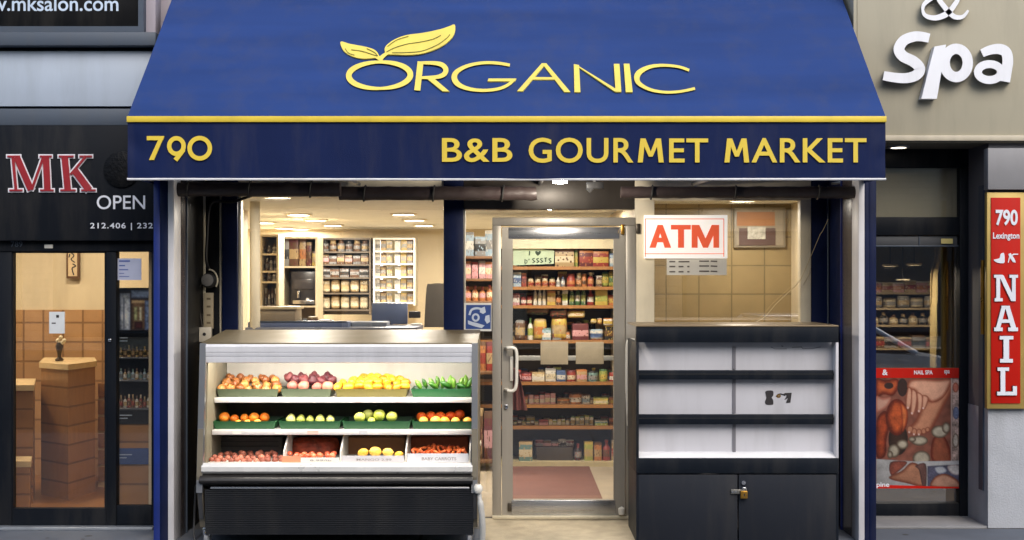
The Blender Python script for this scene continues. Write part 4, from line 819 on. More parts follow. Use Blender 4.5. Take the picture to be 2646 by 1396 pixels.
# ---------------------------------------------------------------- goods in the shop: every pack, jar and bottle its own object
def goods(kind, x0, x1, ytop, ybase, D, m, label, group, m2=None, depth=None):
    w = abs(x1-x0)*D/F; h = (ybase-ytop)*D/F; c = P((x0+x1)/2, ybase, D); r = w/2; dp = depth or min(w, .12)
    mb = MB()
    if kind == 'jar': mb.lathe([(0, 0), (r*.9, 0), (r, h*.06), (r, h*.66), (r*.72, h*.78), (r*.72, h*.80), (0, h*.80)], c, 14)
    elif kind == 'bottle': mb.lathe([(0, 0), (r*.92, 0), (r, h*.05), (r, h*.55), (r*.8, h*.66), (r*.36, h*.78), (r*.36, h*.88), (0, h*.88)], c, 12)
    elif kind == 'can': mb.lathe([(0, 0), (r*.95, 0), (r, h*.04), (r, h*.94), (r*.93, h*.98), (r*.9, h*.97), (0, h*.97)], c, 14)
    elif kind == 'bag': return pillow('bag', x0, x1, ytop, ybase, D, min(.16, w*.7), m, label, 'bag', group)
    else: mb.box(c.x-r, D-dp/2, c.z, c.x+r, D+dp/2, c.z+h, .004)
    o = mb.build({'box': 'carton'}.get(kind, kind), m, None, label, {'box': 'carton'}.get(kind, kind), group)
    if kind == 'box' and h > .06:
        o.rotation_euler.z = random.uniform(-.12, .12)
    if kind in ('jar', 'bottle'):
        k = .80 if kind == 'jar' else .88; rr = r*(.78 if kind == 'jar' else .42)
        MB().lathe([(0, h*k-.001), (rr, h*k-.001), (rr, h*.985), (rr*.9, h), (0, h)], c, 14).build('lid' if kind == 'jar' else 'cap', m2 or white_vinyl, o)
    return o
GD = 11.6
GR = empty('grocery_shelf', (X(1440, GD), 11.8, 0), 'tall brown grocery shelf full of packs behind the glass door', 'shelf')
gx0, gx1 = X(1168, GD), X(1615, GD)
MB().box(gx0, 11.93, 0, gx1, 11.97, 2.15).build('back', shelf_dark, GR)
for x in (gx0-.03, gx1): MB().box(x, 11.55, 0, x+.03, 11.97, 2.15).build('side_panel', shelf_wood, GR)
MB().box(gx0, 11.52, Z(643, 11.52), gx1, 11.6, Z(612, 11.52), .004).build('fascia', mat('fascia_cream', (232, 224, 196), .5), GR)
SH = [690, 742, 790, 880, 988, 1047, 1102]
for y in SH:
    z = Z(y, 11.52); s = MB().box(gx0, 11.52, z-.022, gx1, 11.93, z).build('shelf', shelf_wood, GR); MB().box(gx0, 11.512, z-.026, gx1, 11.52, z+.004).build('price_rail', mat('rail_amber', (150, 104, 58), .4), s)
MB().box(gx0, 11.50, 0, gx1, 11.9, Z(1194, 11.5)).build('plinth', mat('plinth_beige', (190, 176, 138), .5), GR)
C = dict(red=(188, 52, 40), org=(226, 126, 52), yel=(232, 192, 60), grn=(74, 124, 66), lime=(176, 186, 66), wht=(228, 222, 206), tan=(204, 166, 104), brn=(122, 78, 46), blu=(66, 98, 158), lbl=(158, 190, 214), pnk=(230, 156, 160), blk=(40, 36, 34), mar=(128, 46, 52), crm=(234, 214, 168), teal=(104, 152, 146), gry=(150, 148, 144))
WORD = dict(red='red', org='orange', yel='yellow', grn='green', lime='lime green', wht='white', tan='tan', brn='brown', blu='blue', lbl='pale blue', pnk='pink', blk='black', mar='maroon', crm='cream', teal='teal', gry='grey')
KW = {'box': 'carton', 'jar': 'jar', 'bottle': 'bottle', 'bag': 'bag', 'can': 'can'}
def mute(c, k=.30):
    g_ = sum(c)/3; return tuple(int((v+(g_-v)*k)*.92) for v in c)
C = {k_: mute(v_) for k_, v_ in C.items()}
def row(where, frm, group, ybase, D, items, depth=None):
    """items: (kind, x0, x1, ytop, colour, band, accent); labels count along the row"""
    seen = {}
    tot = {}
    for it in items: tot[(it[0], it[4])] = tot.get((it[0], it[4]), 0)+1
    for kind, x0, x1, yt, a, b, c in items:
        k = (kind, a); seen[k] = seen.get(k, 0)+1
        nth = '' if tot[k] == 1 else (ORD[seen[k]-1]+' ')
        lb = f'{nth}{WORD[a]} {KW[kind]} {where}' + (f' from {frm}' if tot[k] > 1 else '')
        goods(kind, x0, x1, yt, ybase, D, pack(C[a], C[b], C[c]), lb, group, mat('lid_'+c, C[c], .4), depth)
def run(kind, x0, x1, n, yt, cols, jit=3, gap=1.5):
    w = (x1-x0)/n; out = []
    for i in range(n):
        cc = cols[i % len(cols)]; out.append((kind, x0+w*i+gap/2, x0+w*(i+1)-gap/2, yt+random.uniform(-jit, jit), *cc))
    return out
fr_ = 'the handle'; g5 = lambda X_, Y_: (1160+X_/2.831, 440+Y_/2.831)
row('on the top door shelf', fr_, 'goods on the top door shelf', SH[0], 11.66, [('box', 1434, 1483, 646, 'tan', 'crm', 'brn'), ('box', 1484, 1493, 647, 'lime', 'yel', 'grn'), ('box', 1495, 1530, 648, 'mar', 'red', 'org'), ('box', 1531, 1571, 650, 'red', 'yel', 'org'), ('box', 1574, 1600, 655, 'lbl', 'wht', 'blu')])
sg = MB().prism([P(1326, 636, 11.58), P(1432, 648, 11.58), P(1431, 682, 11.58), P(1326, 686, 11.58)], (0, .01, 0)).build('shelf_sign', mat('mint_card', (184, 204, 176), .6), None, 'pale green hand lettered card on the top door shelf', 'sign')
L = Letters(vplane(11.58), z5, depth=.002, base=.001)
L.line([(590, 592), (588, 624)], 8); L.poly(spline([(650, 626), (632, 606), (634, 592), (646, 592), (652, 600), (660, 592), (672, 594), (670, 608)], 4, True))
for x, c in zip((556, 588, 618, 648, 676, 706, 738), 'D\'SWETS'):
    if c == 'D': L.line([(x, 652), (x, 684)], 7); L.line([(x, 654), (x+16, 662), (x+14, 678), (x, 684)], 6)
    elif c == 'T': L.line([(x-8, 644), (x+12, 642)], 7); L.line([(x+2, 642), (x+2, 672)], 7)
    elif c == "'": L.line([(x, 648), (x-4, 660)], 6)
    else: L.line(spline([(x+10, 646), (x-6, 650), (x+2, 662), (x+10, 668), (x-6, 678)], 4), 7)
L.build('lettering', mat('dark_green_ink', (34, 58, 40), .6), sg)
row('on the second door shelf', fr_, 'goods on the second door shelf', SH[1], 11.66,
    [('box', 1326, 1346, 704, 'lbl', 'blu', 'wht'), ('box', 1347, 1360, 706, 'red', 'mar', 'org')]+run('jar', 1362, 1436, 4, 720, [('org', 'red', 'crm')], 1.5)+[('bottle', 1437, 1448, 716, 'wht', 'gry', 'wht'), ('bottle', 1449, 1460, 714, 'gry', 'wht', 'blu'), ('jar', 1464, 1487, 708, 'red', 'org', 'red'), ('jar', 1488, 1503, 706, 'brn', 'org', 'crm'), ('jar', 1503, 1516, 708, 'org', 'brn', 'org'), ('bottle', 1518, 1534, 704, 'red', 'org', 'crm'), ('box', 1540, 1555, 712, 'brn', 'tan', 'wht'), ('bag', 1555, 1573, 702, 'lime', 'yel', 'grn'), ('bag', 1572, 1592, 700, 'lime', 'grn', 'yel'), ('box', 1594, 1610, 705, 'yel', 'org', 'red')])
row('on the third door shelf', fr_, 'goods on the third door shelf', SH[2], 11.66,
    [('box', 1326, 1343, 758, 'pnk', 'wht', 'red')]+run('can', 1345, 1376, 2, 766, [('red', 'wht', 'red'), ('red', 'crm', 'red')], 1)+run('bottle', 1377, 1412, 3, 742, [('wht', 'crm', 'wht')], 1)+[('box', 1413, 1434, 752, 'yel', 'tan', 'org'), ('bottle', 1435, 1451, 752, 'brn', 'org', 'crm'), ('box', 1453, 1467, 741, 'wht', 'lime', 'wht')]+run('bottle', 1470, 1515, 3, 741, [('grn', 'lime', 'wht'), ('grn', 'wht', 'grn')], 1.5)+[('bottle', 1517, 1535, 748, 'red', 'wht', 'red'), ('box', 1538, 1570, 748, 'yel', 'lime', 'yel'), ('box', 1572, 1592, 762, 'org', 'yel', 'red'), ('box', 1594, 1612, 755, 'yel', 'red', 'org')])
row('on the fourth door shelf', fr_, 'goods on the fourth door shelf', SH[3], 11.64,
    [('bag', 1330, 1357, 826, 'brn', 'tan', 'gry'), ('bottle', 1363, 1378, 822, 'wht', 'lime', 'grn'), ('bag', 1378, 1413, 822, 'yel', 'org', 'tan'), ('box', 1400, 1423, 848, 'lbl', 'wht', 'teal'), ('bag', 1424, 1466, 815, 'yel', 'tan', 'org'), ('box', 1427, 1450, 850, 'gry', 'mar', 'gry'), ('bag', 1452, 1474, 856, 'org', 'wht', 'brn'), ('box', 1478, 1519, 836, 'mar', 'pnk', 'mar'), ('bag', 1522, 1560, 850, 'wht', 'blu', 'lbl'), ('bag', 1524, 1556, 868, 'red', 'org', 'wht'), ('box', 1562, 1584, 838, 'blk', 'brn', 'yel'), ('bag', 1586, 1610, 830, 'tan', 'yel', 'brn')])
for k, (x0, x1, y0, y1, a, b, c) in enumerate(((1358, 1420, 790, 814, 'blk', 'brn', 'grn'), (1420, 1466, 792, 822, 'blk', 'brn', 'red'), (1466, 1512, 802, 822, 'yel', 'crm', 'org'), (1526, 1542, 824, 836, 'yel', 'crm', 'yel'), (1543, 1556, 822, 838, 'org', 'yel', 'crm'), (1558, 1584, 822, 842, 'wht', 'yel', 'org'))):
    pillow('bag', x0, x1, y0, y1, 11.60, .07, pack(C[a], C[b], C[c]), f'{ORD[k]} snack bag from the handle, hanging under the third door shelf', 'bag', 'snack bags hanging under the third shelf')
for k, (x0, y0, x1, y1) in enumerate(((1397, 883, 1468, 942), (1488, 884, 1560, 941))):
    MB().pbox(x0, y0, x1, y1, 9.018, 9.026, .002).build('card', mat('beige_card', (208, 188, 152), .7, var=.08, scale=12), None, ('beige card hung inside the door, closer to the handle' if k == 0 else 'beige card hung inside the door, closer to the hinges'), 'card', 'beige cards inside the door')
row('on the fifth door shelf', fr_, 'goods on the fifth door shelf', SH[4], 11.66,
    [('bag', 1326, 1348, 955, 'mar', 'pnk', 'red'), ('bag', 1346, 1376, 962, 'red', 'pnk', 'mar'), ('box', 1376, 1408, 962, 'crm', 'wht', 'tan'), ('box', 1409, 1435, 952, 'wht', 'crm', 'gry'), ('box', 1438, 1461, 957, 'blu', 'wht', 'blu'), ('can', 1464, 1488, 957, 'red', 'crm', 'mar'), ('box', 1489, 1515, 955, 'tan', 'pnk', 'org'), ('can', 1517, 1546, 958, 'teal', 'gry', 'blk'), ('can', 1548, 1570, 954, 'lime', 'yel', 'grn'), ('can', 1574, 1592, 962, 'red', 'wht', 'red')])
row('on the sixth door shelf', fr_, 'goods on the sixth door shelf', SH[5], 11.66,
    run('box', 1330, 1364, 3, 1026, [('org', 'crm', 'red')], 3)+run('box', 1365, 1436, 5, 1018, [('pnk', 'wht', 'pnk'), ('pnk', 'crm', 'red')], 3)+[('bag', 1438, 1474, 1028, 'org', 'brn', 'tan'), ('bag', 1470, 1504, 1014, 'org', 'wht', 'brn'), ('bag', 1502, 1526, 1018, 'wht', 'lbl', 'brn'), ('bag', 1524, 1536, 1026, 'brn', 'crm', 'gry'), ('box', 1534, 1572, 1026, 'yel', 'crm', 'lime'), ('box', 1574, 1592, 1024, 'org', 'yel', 'brn')])
row('on the seventh door shelf', fr_, 'goods on the seventh door shelf', SH[6], 11.66,
    run('box', 1326, 1392, 6, 1088, [('crm', 'gry', 'grn'), ('wht', 'brn', 'gry'), ('tan', 'crm', 'grn')], 2)+[('box', 1393, 1416, 1084, 'mar', 'pnk', 'red')]+run('box', 1417, 1472, 5, 1084, [('crm', 'wht', 'tan'), ('lime', 'crm', 'wht')], 2)+run('box', 1474, 1534, 5, 1075, [('wht', 'tan', 'grn'), ('crm', 'gry', 'lime')], 2)+[('box', 1536, 1569, 1086, 'teal', 'lime', 'wht'), ('box', 1574, 1590, 1080, 'org', 'brn', 'red')])
row('on the door shelf plinth', fr_, 'goods on the door shelf plinth', 1192, 11.62,
    [('box', 1342, 1376, 1140, 'teal', 'crm', 'tan'), ('bottle', 1484, 1503, 1146, 'blk', 'gry', 'red'), ('box', 1509, 1531, 1140, 'lime', 'tan', 'yel'), ('box', 1534, 1553, 1142, 'org', 'tan', 'brn'), ('bottle', 1556, 1578, 1136, 'red', 'brn', 'red'), ('box', 1580, 1592, 1138, 'tan', 'red', 'crm')])
cr = MB().pbox(1386, 1156, 1480, 1192, 11.60, 11.8, .006).build('crate', shelf_dark, None, 'black open crate on the door shelf plinth', 'crate')
row('heaped in the black door crate', fr_, 'packs in the black crate', 1157, 11.68, run('bag', 1384, 1482, 5, 1136, [('mar', 'gry', 'pnk'), ('brn', 'pnk', 'gry'), ('gry', 'pnk', 'blk'), ('gry', 'blk', 'wht'), ('mar', 'gry', 'wht')], 3, -4))
for i, y in enumerate(SH):
    lim = (46, 40, 36, 58, 42, 36, 30)[i]; x = 1320; its = []
    while x < 1606:
        w_ = random.uniform(13, 24); its.append((random.choice(['box', 'box', 'can', 'bag', 'bottle']), x, x+w_, y-random.uniform(.62, 1.0)*lim, *random.sample(['brn', 'red', 'org', 'tan', 'grn', 'mar', 'gry', 'crm', 'yel', 'blu', 'blk', 'lime'], 3))); x += w_+random.uniform(.5, 5)
    row(f'at the back of the {ORD[i]} door shelf', 'the handle', 'goods at the back of the door shelves', y, 11.83, its, .10)
# the sidelight's view of the same shelf: paler packs
fr2 = 'the navy post'
row('on the third shelf seen beside the door', fr2, 'goods seen beside the door', 720, 11.36, run('box', 1200, 1272, 4, 676, [('pnk', 'crm', 'org'), ('pnk', 'pnk', 'red'), ('pnk', 'wht', 'gry')], 3))
row('on the lower shelf seen beside the door', fr2, 'goods seen beside the door', 778, 11.36, run('bottle', 1200, 1274, 4, 738, [('org', 'pnk', 'red'), ('org', 'crm', 'red')], 4))
row('on the upper shelf seen beside the door', fr2, 'goods seen beside the door', 662, 11.36, [('box', 1200, 1224, 600, 'lbl', 'wht', 'gry'), ('box', 1226, 1254, 612, 'gry', 'blk', 'lbl'), ('box', 1255, 1276, 596, 'lbl', 'gry', 'wht')])
for y in (662, 720, 778): MB().pbox(1178, y, 1278, y+7, 11.22, 11.5, .003).build('shelf', shelf_wood, GR)
row('low on the floor shelf seen beside the door', fr2, 'goods low beside the door', 960, 11.36, run('box', 1200, 1274, 4, 880, [('org', 'red', 'brn'), ('red', 'tan', 'mar')], 4)); row('standing on the floor seen beside the door', fr2, 'goods low beside the door', 1190, 11.36, run('box', 1200, 1274, 3, 1060, [('mar', 'pnk', 'brn'), ('brn', 'mar', 'tan')], 6))
for y in (960, 1190): MB().pbox(1178, y, 1278, y+8, 11.22, 11.5, .003).build('shelf', shelf_wood, GR)
MB().grid(lambda u, v: P(1326+(u-.5)*46*(.55+.6*v)+10*v, 952+v*108, 9.10)+Vector((0, .03*math.sin(u*16+v*3), 0)), 24, 10, (0, .05, 0)).build('cloth_bag', mat('maroon_cloth', (126, 66, 58), .8, var=.2, stretch=(4, 1, .4), scale=8), None, 'maroon cloth bag hanging inside the door behind the handle', 'bag', smooth=70)

# ---------------------------------------------------------------- counter, machines and wall shelves behind the big window
g3 = lambda X_, Y_: (400+X_/2.955, 440+Y_/2.955)
def unit(name, label, r, D, depth, ys, m, back, sm=None):
    x0, x1 = X(r[0], D), X(r[2], D); z0, z1u = Z(r[3], D), Z(r[1], D)
    u = empty(name, ((x0+x1)/2, D+depth/2, z0), label, 'shelf'); MB().box(x0, D+depth-.02, z0, x1, D+depth, z1u).build('back', back, u)
    for x in (x0, x1-.02): MB().box(x, D, z0, x+.02, D+depth-.02, z1u).build('side_panel', m, u)
    MB().box(x0+.02, D, z1u-.02, x1-.02, D+depth-.02, z1u).build('top', m, u)
    for y in ys: MB().box(x0+.02, D+.004, Z(y, D)-.018, x1-.02, D+depth-.02, Z(y, D)).build('shelf', sm or m, u)
    return u
brown_sh = mat('shelf_brown', (92, 80, 66), .5, var=.1); light_sh = mat('shelf_cream', (206, 190, 158), .5); lit_white = mat('shelf_white', (232, 228, 220), .4)
unit('wall_shelf', 'narrow brown wall shelf with dark bottles beside the cream pipe', (671, 606, 720, 860), 11.6, .3, (655, 700, 727, 800), light_sh, brown_sh)
unit('wall_shelf', 'open shelf with a black coffee machine below coloured boxes', (725, 612, 820, 860), 12.6, .4, (688, 790), light_sh, brown_sh)
unit('wall_shelf', 'dark back wall shelf with rows of jars and cream bags', (826, 615, 958, 815), 14.6, .35, (650, 683, 717, 757, 800), brown_sh, mat('shelf_back', (84, 72, 60), .6))
lu = unit('wall_shelf', 'brightly lit white shelf of silver packs on the back wall', (964, 615, 1073, 790), 14.6, .35, (648, 681, 714, 748, 782), lit_white, mat('shelf_back_tan', (180, 164, 128), .5))
for x in (985, 1031):
    MB().pbox(x-3, 618, x+3, 780, 14.86, 14.9).build('light_strip', glow('shelf_glow', (1, .95, .85), 1.6), lu)
fw = 'the cream pipe'
for sy, (ks, n, cols, yt) in zip((650, 683, 717, 757, 800), (('jar', 6, [('gry', 'brn', 'blk'), ('brn', 'gry', 'tan'), ('gry', 'tan', 'brn')], 622), ('box', 6, [('brn', 'pnk', 'tan'), ('gry', 'brn', 'blk'), ('brn', 'tan', 'gry')], 658), ('box', 5, [('gry', 'blk', 'brn'), ('brn', 'gry', 'blk')], 694), ('bag', 5, [('crm', 'tan', 'tan'), ('tan', 'crm', 'crm')], 722), ('bag', 5, [('crm', 'crm', 'tan'), ('tan', 'crm', 'tan')], 764))):
    row(f'on the {ORD[(650, 683, 717, 757, 800).index(sy)]} tier of dark back shelf', fw, 'goods on the dark back wall shelf', sy, 14.72, run(ks, 830, 954, n, yt, cols, 2))
for i, sy in enumerate((648, 681, 714, 748, 782)):
    row(f'on the {ORD[i]} tier of the lit white shelf', fw, 'packs on the lit white shelf', sy, 14.72, run('box', 968, 1014, 3, sy-27, [('wht', 'gry', 'wht'), ('tan', 'gry', 'brn'), ('gry', 'tan', 'crm')], 2)+run('box', 1020, 1068, 3, sy-27, [('wht', 'wht', 'gry'), ('tan', 'gry', 'yel'), ('gry', 'tan', 'brn')], 2))
for i, (sy, n, yt) in enumerate(((655, 2, 634), (700, 3, 666), (727, 2, 704), (800, 4, 746))):
    row(f'on the {ORD[i]} tier of the narrow brown shelf', fw, 'goods on the narrow brown shelf', sy, 11.7, run('bottle', 675, 716, n+1, yt, [('gry', 'blk', 'brn'), ('brn', 'gry', 'wht'), ('wht', 'gry', 'brn')], 4))
row('above the coffee machine on the open shelf', fw, 'boxes above the coffee machine', 688, 12.75, [('box', 728, 748, 618, 'gry', 'blk', 'gry'), ('box', 750, 774, 617, 'brn', 'tan', 'mar'), ('box', 775, 792, 618, 'tan', 'org', 'brn'), ('box', 793, 806, 626, 'mar', 'brn', 'tan'), ('box', 807, 816, 650, 'yel', 'tan', 'brn')])
cm = MB().pbox(752, 702, 816, 788, 12.66, 12.9, .01).build('coffee_machine', mat('machine_black', (46, 42, 42), .3), None, 'black coffee machine on the open shelf behind the big window', 'coffee machine')
MB().pbox(758, 722, 810, 748, 12.645, 12.662, .004).build('display', mat('machine_panel', (64, 60, 60), .2), cm); MB().pbox(768, 752, 774, 770, 12.60, 12.66, .003).build('spout', chrome, cm); MB().pbox(756, 776, 812, 786, 12.58, 12.66, .004).build('drip_tray', chrome, cm); MB().lathe([(0, -.01), (.016, -.01), (.016, 0), (0, 0)], P(795, 774, 12.655), 12, 'y').build('button', paper, cm)
CT = empty('service_counter', (X(860, 10), 10.2, 0), 'long grey service counter behind the big window', 'counter')
MB().box(X(636, 9.9), 9.9, 0, X(1080, 9.9), 10.5, Z(858, 9.9)).build('body', mat('counter_body', (110, 112, 120), .5), CT); MB().box(X(636, 9.9), 9.86, Z(858, 9.9), X(1080, 9.9), 10.52, Z(846, 9.9), .006).build('top', mat('counter_top', (120, 124, 138), .3), CT)
ds = MB().pbox(640, 832, 900, 848, 9.9, 10.2, .008).build('tray', mat('blue_grey', (98, 108, 138), .35), None, 'long blue-grey metal tray lying on the service counter', 'tray'); MB().pbox(646, 830, 895, 833, 9.895, 9.91, .001).build('rim', slate, ds)
ds = MB().pbox(864, 832, 1000, 848, 10.05, 10.3, .01).build('cutting_board', mat('board_grey', (128, 132, 142), .4), None, 'pale grey board at the far end of the service counter', 'board')
rg = MB().pbox(648, 798, 764, 836, 10.1, 10.4, .012).build('food_warmer', mat('warmer_beige', (138, 122, 98), .5, var=.06), None, 'beige box-shaped food warmer on the counter behind the big window', 'food warmer'); MB().pbox(645, 793, 768, 800, 10.08, 10.42, .004).build('lid', mat('warmer_lid', (190, 170, 132), .4), rg); MB().pbox(660, 808, 668, 826, 10.09, 10.1, .002).build('switch', ink, rg)
mn = MB().pbox(960, 783, 1053, 838, 10.5, 10.53, .008).build('monitor', mat('monitor_blue', (96, 108, 138), .35, var=.12, scale=3), None, 'blue-grey computer monitor seen from behind on the counter', 'monitor'); MB().tube([P(1008, 830, 10.52), P(1010, 850, 10.52)], .022, 10).build('stand', ink, mn); MB().pbox(985, 847, 1035, 852, 10.42, 10.6, .004).build('foot', ink, mn)
MB().pbox(1056, 805, 1086, 822, 10.45, 10.5, .006).build('card_reader', ink, None, 'small black card reader beside the monitor', 'card reader')
ch = empty('office_chair', (X(1125, 10.8), 10.9, 0), 'dark padded office chair behind the counter by the navy post', 'chair')
MB().prism(spline([P(1096, 846, 10.8), P(1102, 745, 10.8), P(1112, 734, 10.8), P(1140, 733, 10.8), P(1152, 744, 10.8), P(1154, 846, 10.8)], 4), (0, .09, 0)).build('backrest', mat('chair_grey', (76, 70, 62), .8, var=.1), ch)
MB().box(X(1100, 10.8), 10.9, .45, X(1150, 10.8), 11.4, .53, .03).build('seat', mat('chair_grey', (76, 70, 62)), ch); MB().tube([(X(1125, 10.8), 11.15, .06), (X(1125, 10.8), 11.15, .46)], .03, 10).build('stem', chrome, ch); MB().lathe([(0, .10), (.26, .02), (.28, 0), (0, 0)], (X(1125, 10.8), 11.15, 0), 5).build('base', rubber, ch)
row('standing on the service counter', fw, 'small things on the counter', 847, 10.35, [('bottle', 772, 780, 812, 'wht', 'gry', 'wht'), ('can', 782, 794, 822, 'lbl', 'wht', 'gry'), ('box', 798, 822, 818, 'brn', 'blk', 'tan'), ('box', 826, 860, 826, 'gry', 'blk', 'brn'), ('box', 1062, 1090, 836, 'wht', 'gry', 'wht')])
# framed picture on the tiled wall, lamp in that room
pf = MB().pbox(1897, 536, 2030, 640, 10.16, 10.2, .006).build('picture', mat('frame_grey', (140, 130, 112), .4), None, 'framed picture of a table hanging on the tan tiled wall', 'picture')
MB().pbox(1904, 542, 2024, 634, 10.156, 10.162).build('picture_ground', mat('pic_grey', (150, 138, 118), .6), pf); MB().pbox(1904, 548, 2002, 584, 10.152, 10.157).build('picture_shape', mat('pic_orange', (164, 112, 66), .6), pf); MB().pbox(1910, 590, 2004, 634, 10.151, 10.156).build('picture_shape', mat('pic_brown', (86, 62, 54), .6), pf); MB().pbox(1932, 586, 1978, 618, 10.146, 10.151).build('picture_shape', mat('pic_pale', (176, 172, 160), .6, var=.4, scale=30), pf)

# ---------------------------------------------------------------- ceiling lamps of the market
ZC = 2.36
def downlight(x, y, z, label, group, power, col=(1, .92, .79), r=.11, gl=9):
    o = MB().lathe([(0, .0), (r*1.15, 0), (r*1.15, -.012), (r*.95, -.016), (r*.95, -.008), (0, -.008)], (x, y, z), 24).build('ceiling_lamp', cream, None, label, 'ceiling lamp', group)
    MB().lathe([(0, -.009), (r*.94, -.009), (r*.9, -.013), (0, -.014)], (x, y, z), 24).build('diffuser', glow('downlight_glow', (1, .9, .72), gl), o)
    if power: area('lamp_light', o, (x, y, z-.03), r*2, power, col)
    return o
pts = [(772, 553), (816, 567), (860, 581), (684, 574), (735, 588), (1043, 552), (1071, 567), (1096, 581), (776, 604)]
wher = ['nearest the window in the long row', 'second in the long row', 'third in the long row', 'nearest the cream pipe', 'just behind the one by the cream pipe', 'first in the row towards the navy post', 'second in the row towards the navy post', 'third in the row towards the navy post', 'deepest in the room above the coffee machine']
for (px, py), w in zip(pts, wher):
    D = (ZC-EYE)*F/(CY-py); D = min(D, 15.0); downlight(X(px, D), D, ZC, 'round warm ceiling lamp behind the big window, '+w, 'ceiling lamps behind the big window', 15)
for i, (x, y, p) in enumerate(((.1, 10.5, 10), (.62, 10.55, 10), (-.38, 10.4, 8))):
    downlight(x, y, ZC, 'round warm ceiling lamp between the glass door and its shelf, '+('middle one', 'towards the hinges', 'towards the navy post')[i], 'ceiling lamps behind the door', p)
downlight(-1.75, 9.21, ZC, 'added unseen fill lamp just inside the big window above the service counter', None, 7)  # added fill light, hidden by the header, brightens counter and pipe from the front
downlight(X(1920, 9.6), 9.6, ZC, 'small warm ceiling lamp over the tan tiled wall', None, 7.5)

# ---------------------------------------------------------------- inside the salon
z2 = lambda x, y: (x/1.708, 600+y/1.708)
def q2(x, y): return z2(x, y)
desk_m = tiles('desk_planks', (164, 120, 76), (156, 112, 69), (122, 86, 52), 60.0, .15, 'xzy', .3, 0, .008, .5, 6); top_m = mat('desk_top', (216, 190, 144), .3, var=.1, stretch=(.3, 1, 1), scale=12)
def desk(label, pts, h):
    """a corner desk: footprint polygon, planked body, pale overhanging top"""
    cx = sum(p[0] for p in pts)/len(pts); cy = sum(p[1] for p in pts)/len(pts)
    d = empty('reception_desk', (cx, cy, 0), label, 'desk')
    MB().prism([(x, y, 0) for x, y in pts], (0, 0, h-.045)).build('body', desk_m, d, smooth=0)
    MB().prism([(cx+(x-cx)*1.07, cy+(y-cy)*1.07, h-.044) for x, y in pts], (0, 0, .044)).build('top', top_m, d, smooth=0)
    return d
pt2 = lambda px, D: (X(px, D), D)
desk('tall planked reception desk with pale top under the hanging picture', [pt2(176, 9.75), pt2(246, 10.15), pt2(240, 10.6), pt2(118, 10.6), pt2(106, 10.0)], 1.07)
desk('lower planked desk with pale top beside the tall desk', [pt2(20, 9.6), pt2(86, 9.6), pt2(90, 10.2), pt2(20, 10.2)], .92)
desk('lowest planked bench in front of the lower desk', [pt2(10, 9.25), pt2(78, 9.25), pt2(80, 9.5), pt2(10, 9.5)], .38)
dc = empty('drawer_cabinet', (X(262, 10.4), 10.5, 0), 'narrow honey-coloured cabinet of stacked drawers beside the tall desk', 'cabinet')
MB().box(X(250, 10.35), 10.38, 0, X(296, 10.35), 10.75, Z(1000, 10.35)).build('body', top_m, dc)
for k in range(6): dd_ = MB().box(X(252, 10.35), 10.36, .05+k*.14, X(294, 10.35), 10.38, .17+k*.14, .004).build('drawer', desk_m, dc); MB().box(X(268, 10.35), 10.345, .10+k*.14, X(278, 10.35), 10.36, .115+k*.14, .002).build('handle', brass, dd_)
sn = MB(); a, b = q2(262, 568)
sn = MB().lathe([(0, 0), (.032, 0), (.034, .012), (.014, .03), (.018, .07), (.032, .12), (.018, .15), (0, .15)], P(a, b, 10.1), 16).build('figurine', mat('figurine_dark', (60, 46, 34), .4), None, 'small ornamental figurine with pale flowers on the tall desk', 'figurine')
for k in range(5): MB().lathe([(r*.018, h*.018) for r, h in prof(ball, 8)], P(a-4+k*4, b-60+(k % 2)*9+abs(k-2)*4, 10.1), 10).build('flower', mat('flower_pale', (232, 218, 184), .6), sn)
pc = MB().pbox(171, 600, 204, 720, 10.94, 10.985, .006).build('hanging_picture', mat('frame_dark_wood', (104, 74, 46), .5), None, 'narrow framed ink picture hanging on the cream wall of the black fronted shop', 'picture')
MB().pbox(176, 606, 199, 714, 10.936, 10.942).build('picture_paper', mat('scroll_paper', (206, 182, 142), .7), pc)
L = Letters(vplane(10.936), z2, depth=.002, base=.001)
for pts_ in ([(312, 90), (326, 104), (314, 120), (330, 134)], [(320, 140), (334, 150), (318, 160), (326, 190)], [(308, 96), (304, 112)]): L.line(spline(pts_, 5), 5)
L.build('brush_strokes', ink, pc)
no = MB().pbox(127, 806, 167, 862, 8.666, 8.67).build('notice', mat('notice_white', (206, 210, 212), .6), None, 'pale paper notice taped inside the glass of the black framed door', 'notice'); L = Letters(vplane(8.666), z2, depth=.0008, base=.0005); L.poly([(248, 366), (260, 366), (260, 378), (248, 378)]); L.line([(228, 402), (246, 402)], 5); L.build('print', ink, no)
n2 = MB().pbox(304, 668, 365, 724, 8.666, 8.67).build('notice', mat('notice_blue', (196, 200, 222), .6), None, 'white and blue notice high on the narrow glass beside the black door', 'notice')
L = Letters(vplane(8.666), z2, depth=.0008, base=.0005)
for y, x1, w in ((128, 574, 7), (148, 552, 6), (166, 566, 5), (182, 548, 3), (196, 570, 3)): L.line([(526, y), (x1, y)], w)
L.build('print', mat('print_blue', (92, 110, 176), .6), n2)
mr = MB().pbox(306, 744, 392, 857, 8.80, 8.83, .006).build('framed_photo', black_paint, None, 'framed photo of a bright window with curtains, in the narrow side glass', 'picture')
rk = empty('display_rack', (X(346, 8.85), 8.95, 0), 'black display rack of small bottles behind the narrow side glass', 'rack')
MB().pbox(304, 858, 391, 1095, 9.05, 9.08).build('back', black_paint, rk)
for y in (924, 983, 1056): MB().pbox(304, y, 391, y+4, 8.80, 9.05, .002).build('shelf', mat('rack_shelf', (96, 100, 106), .4, .5), rk)
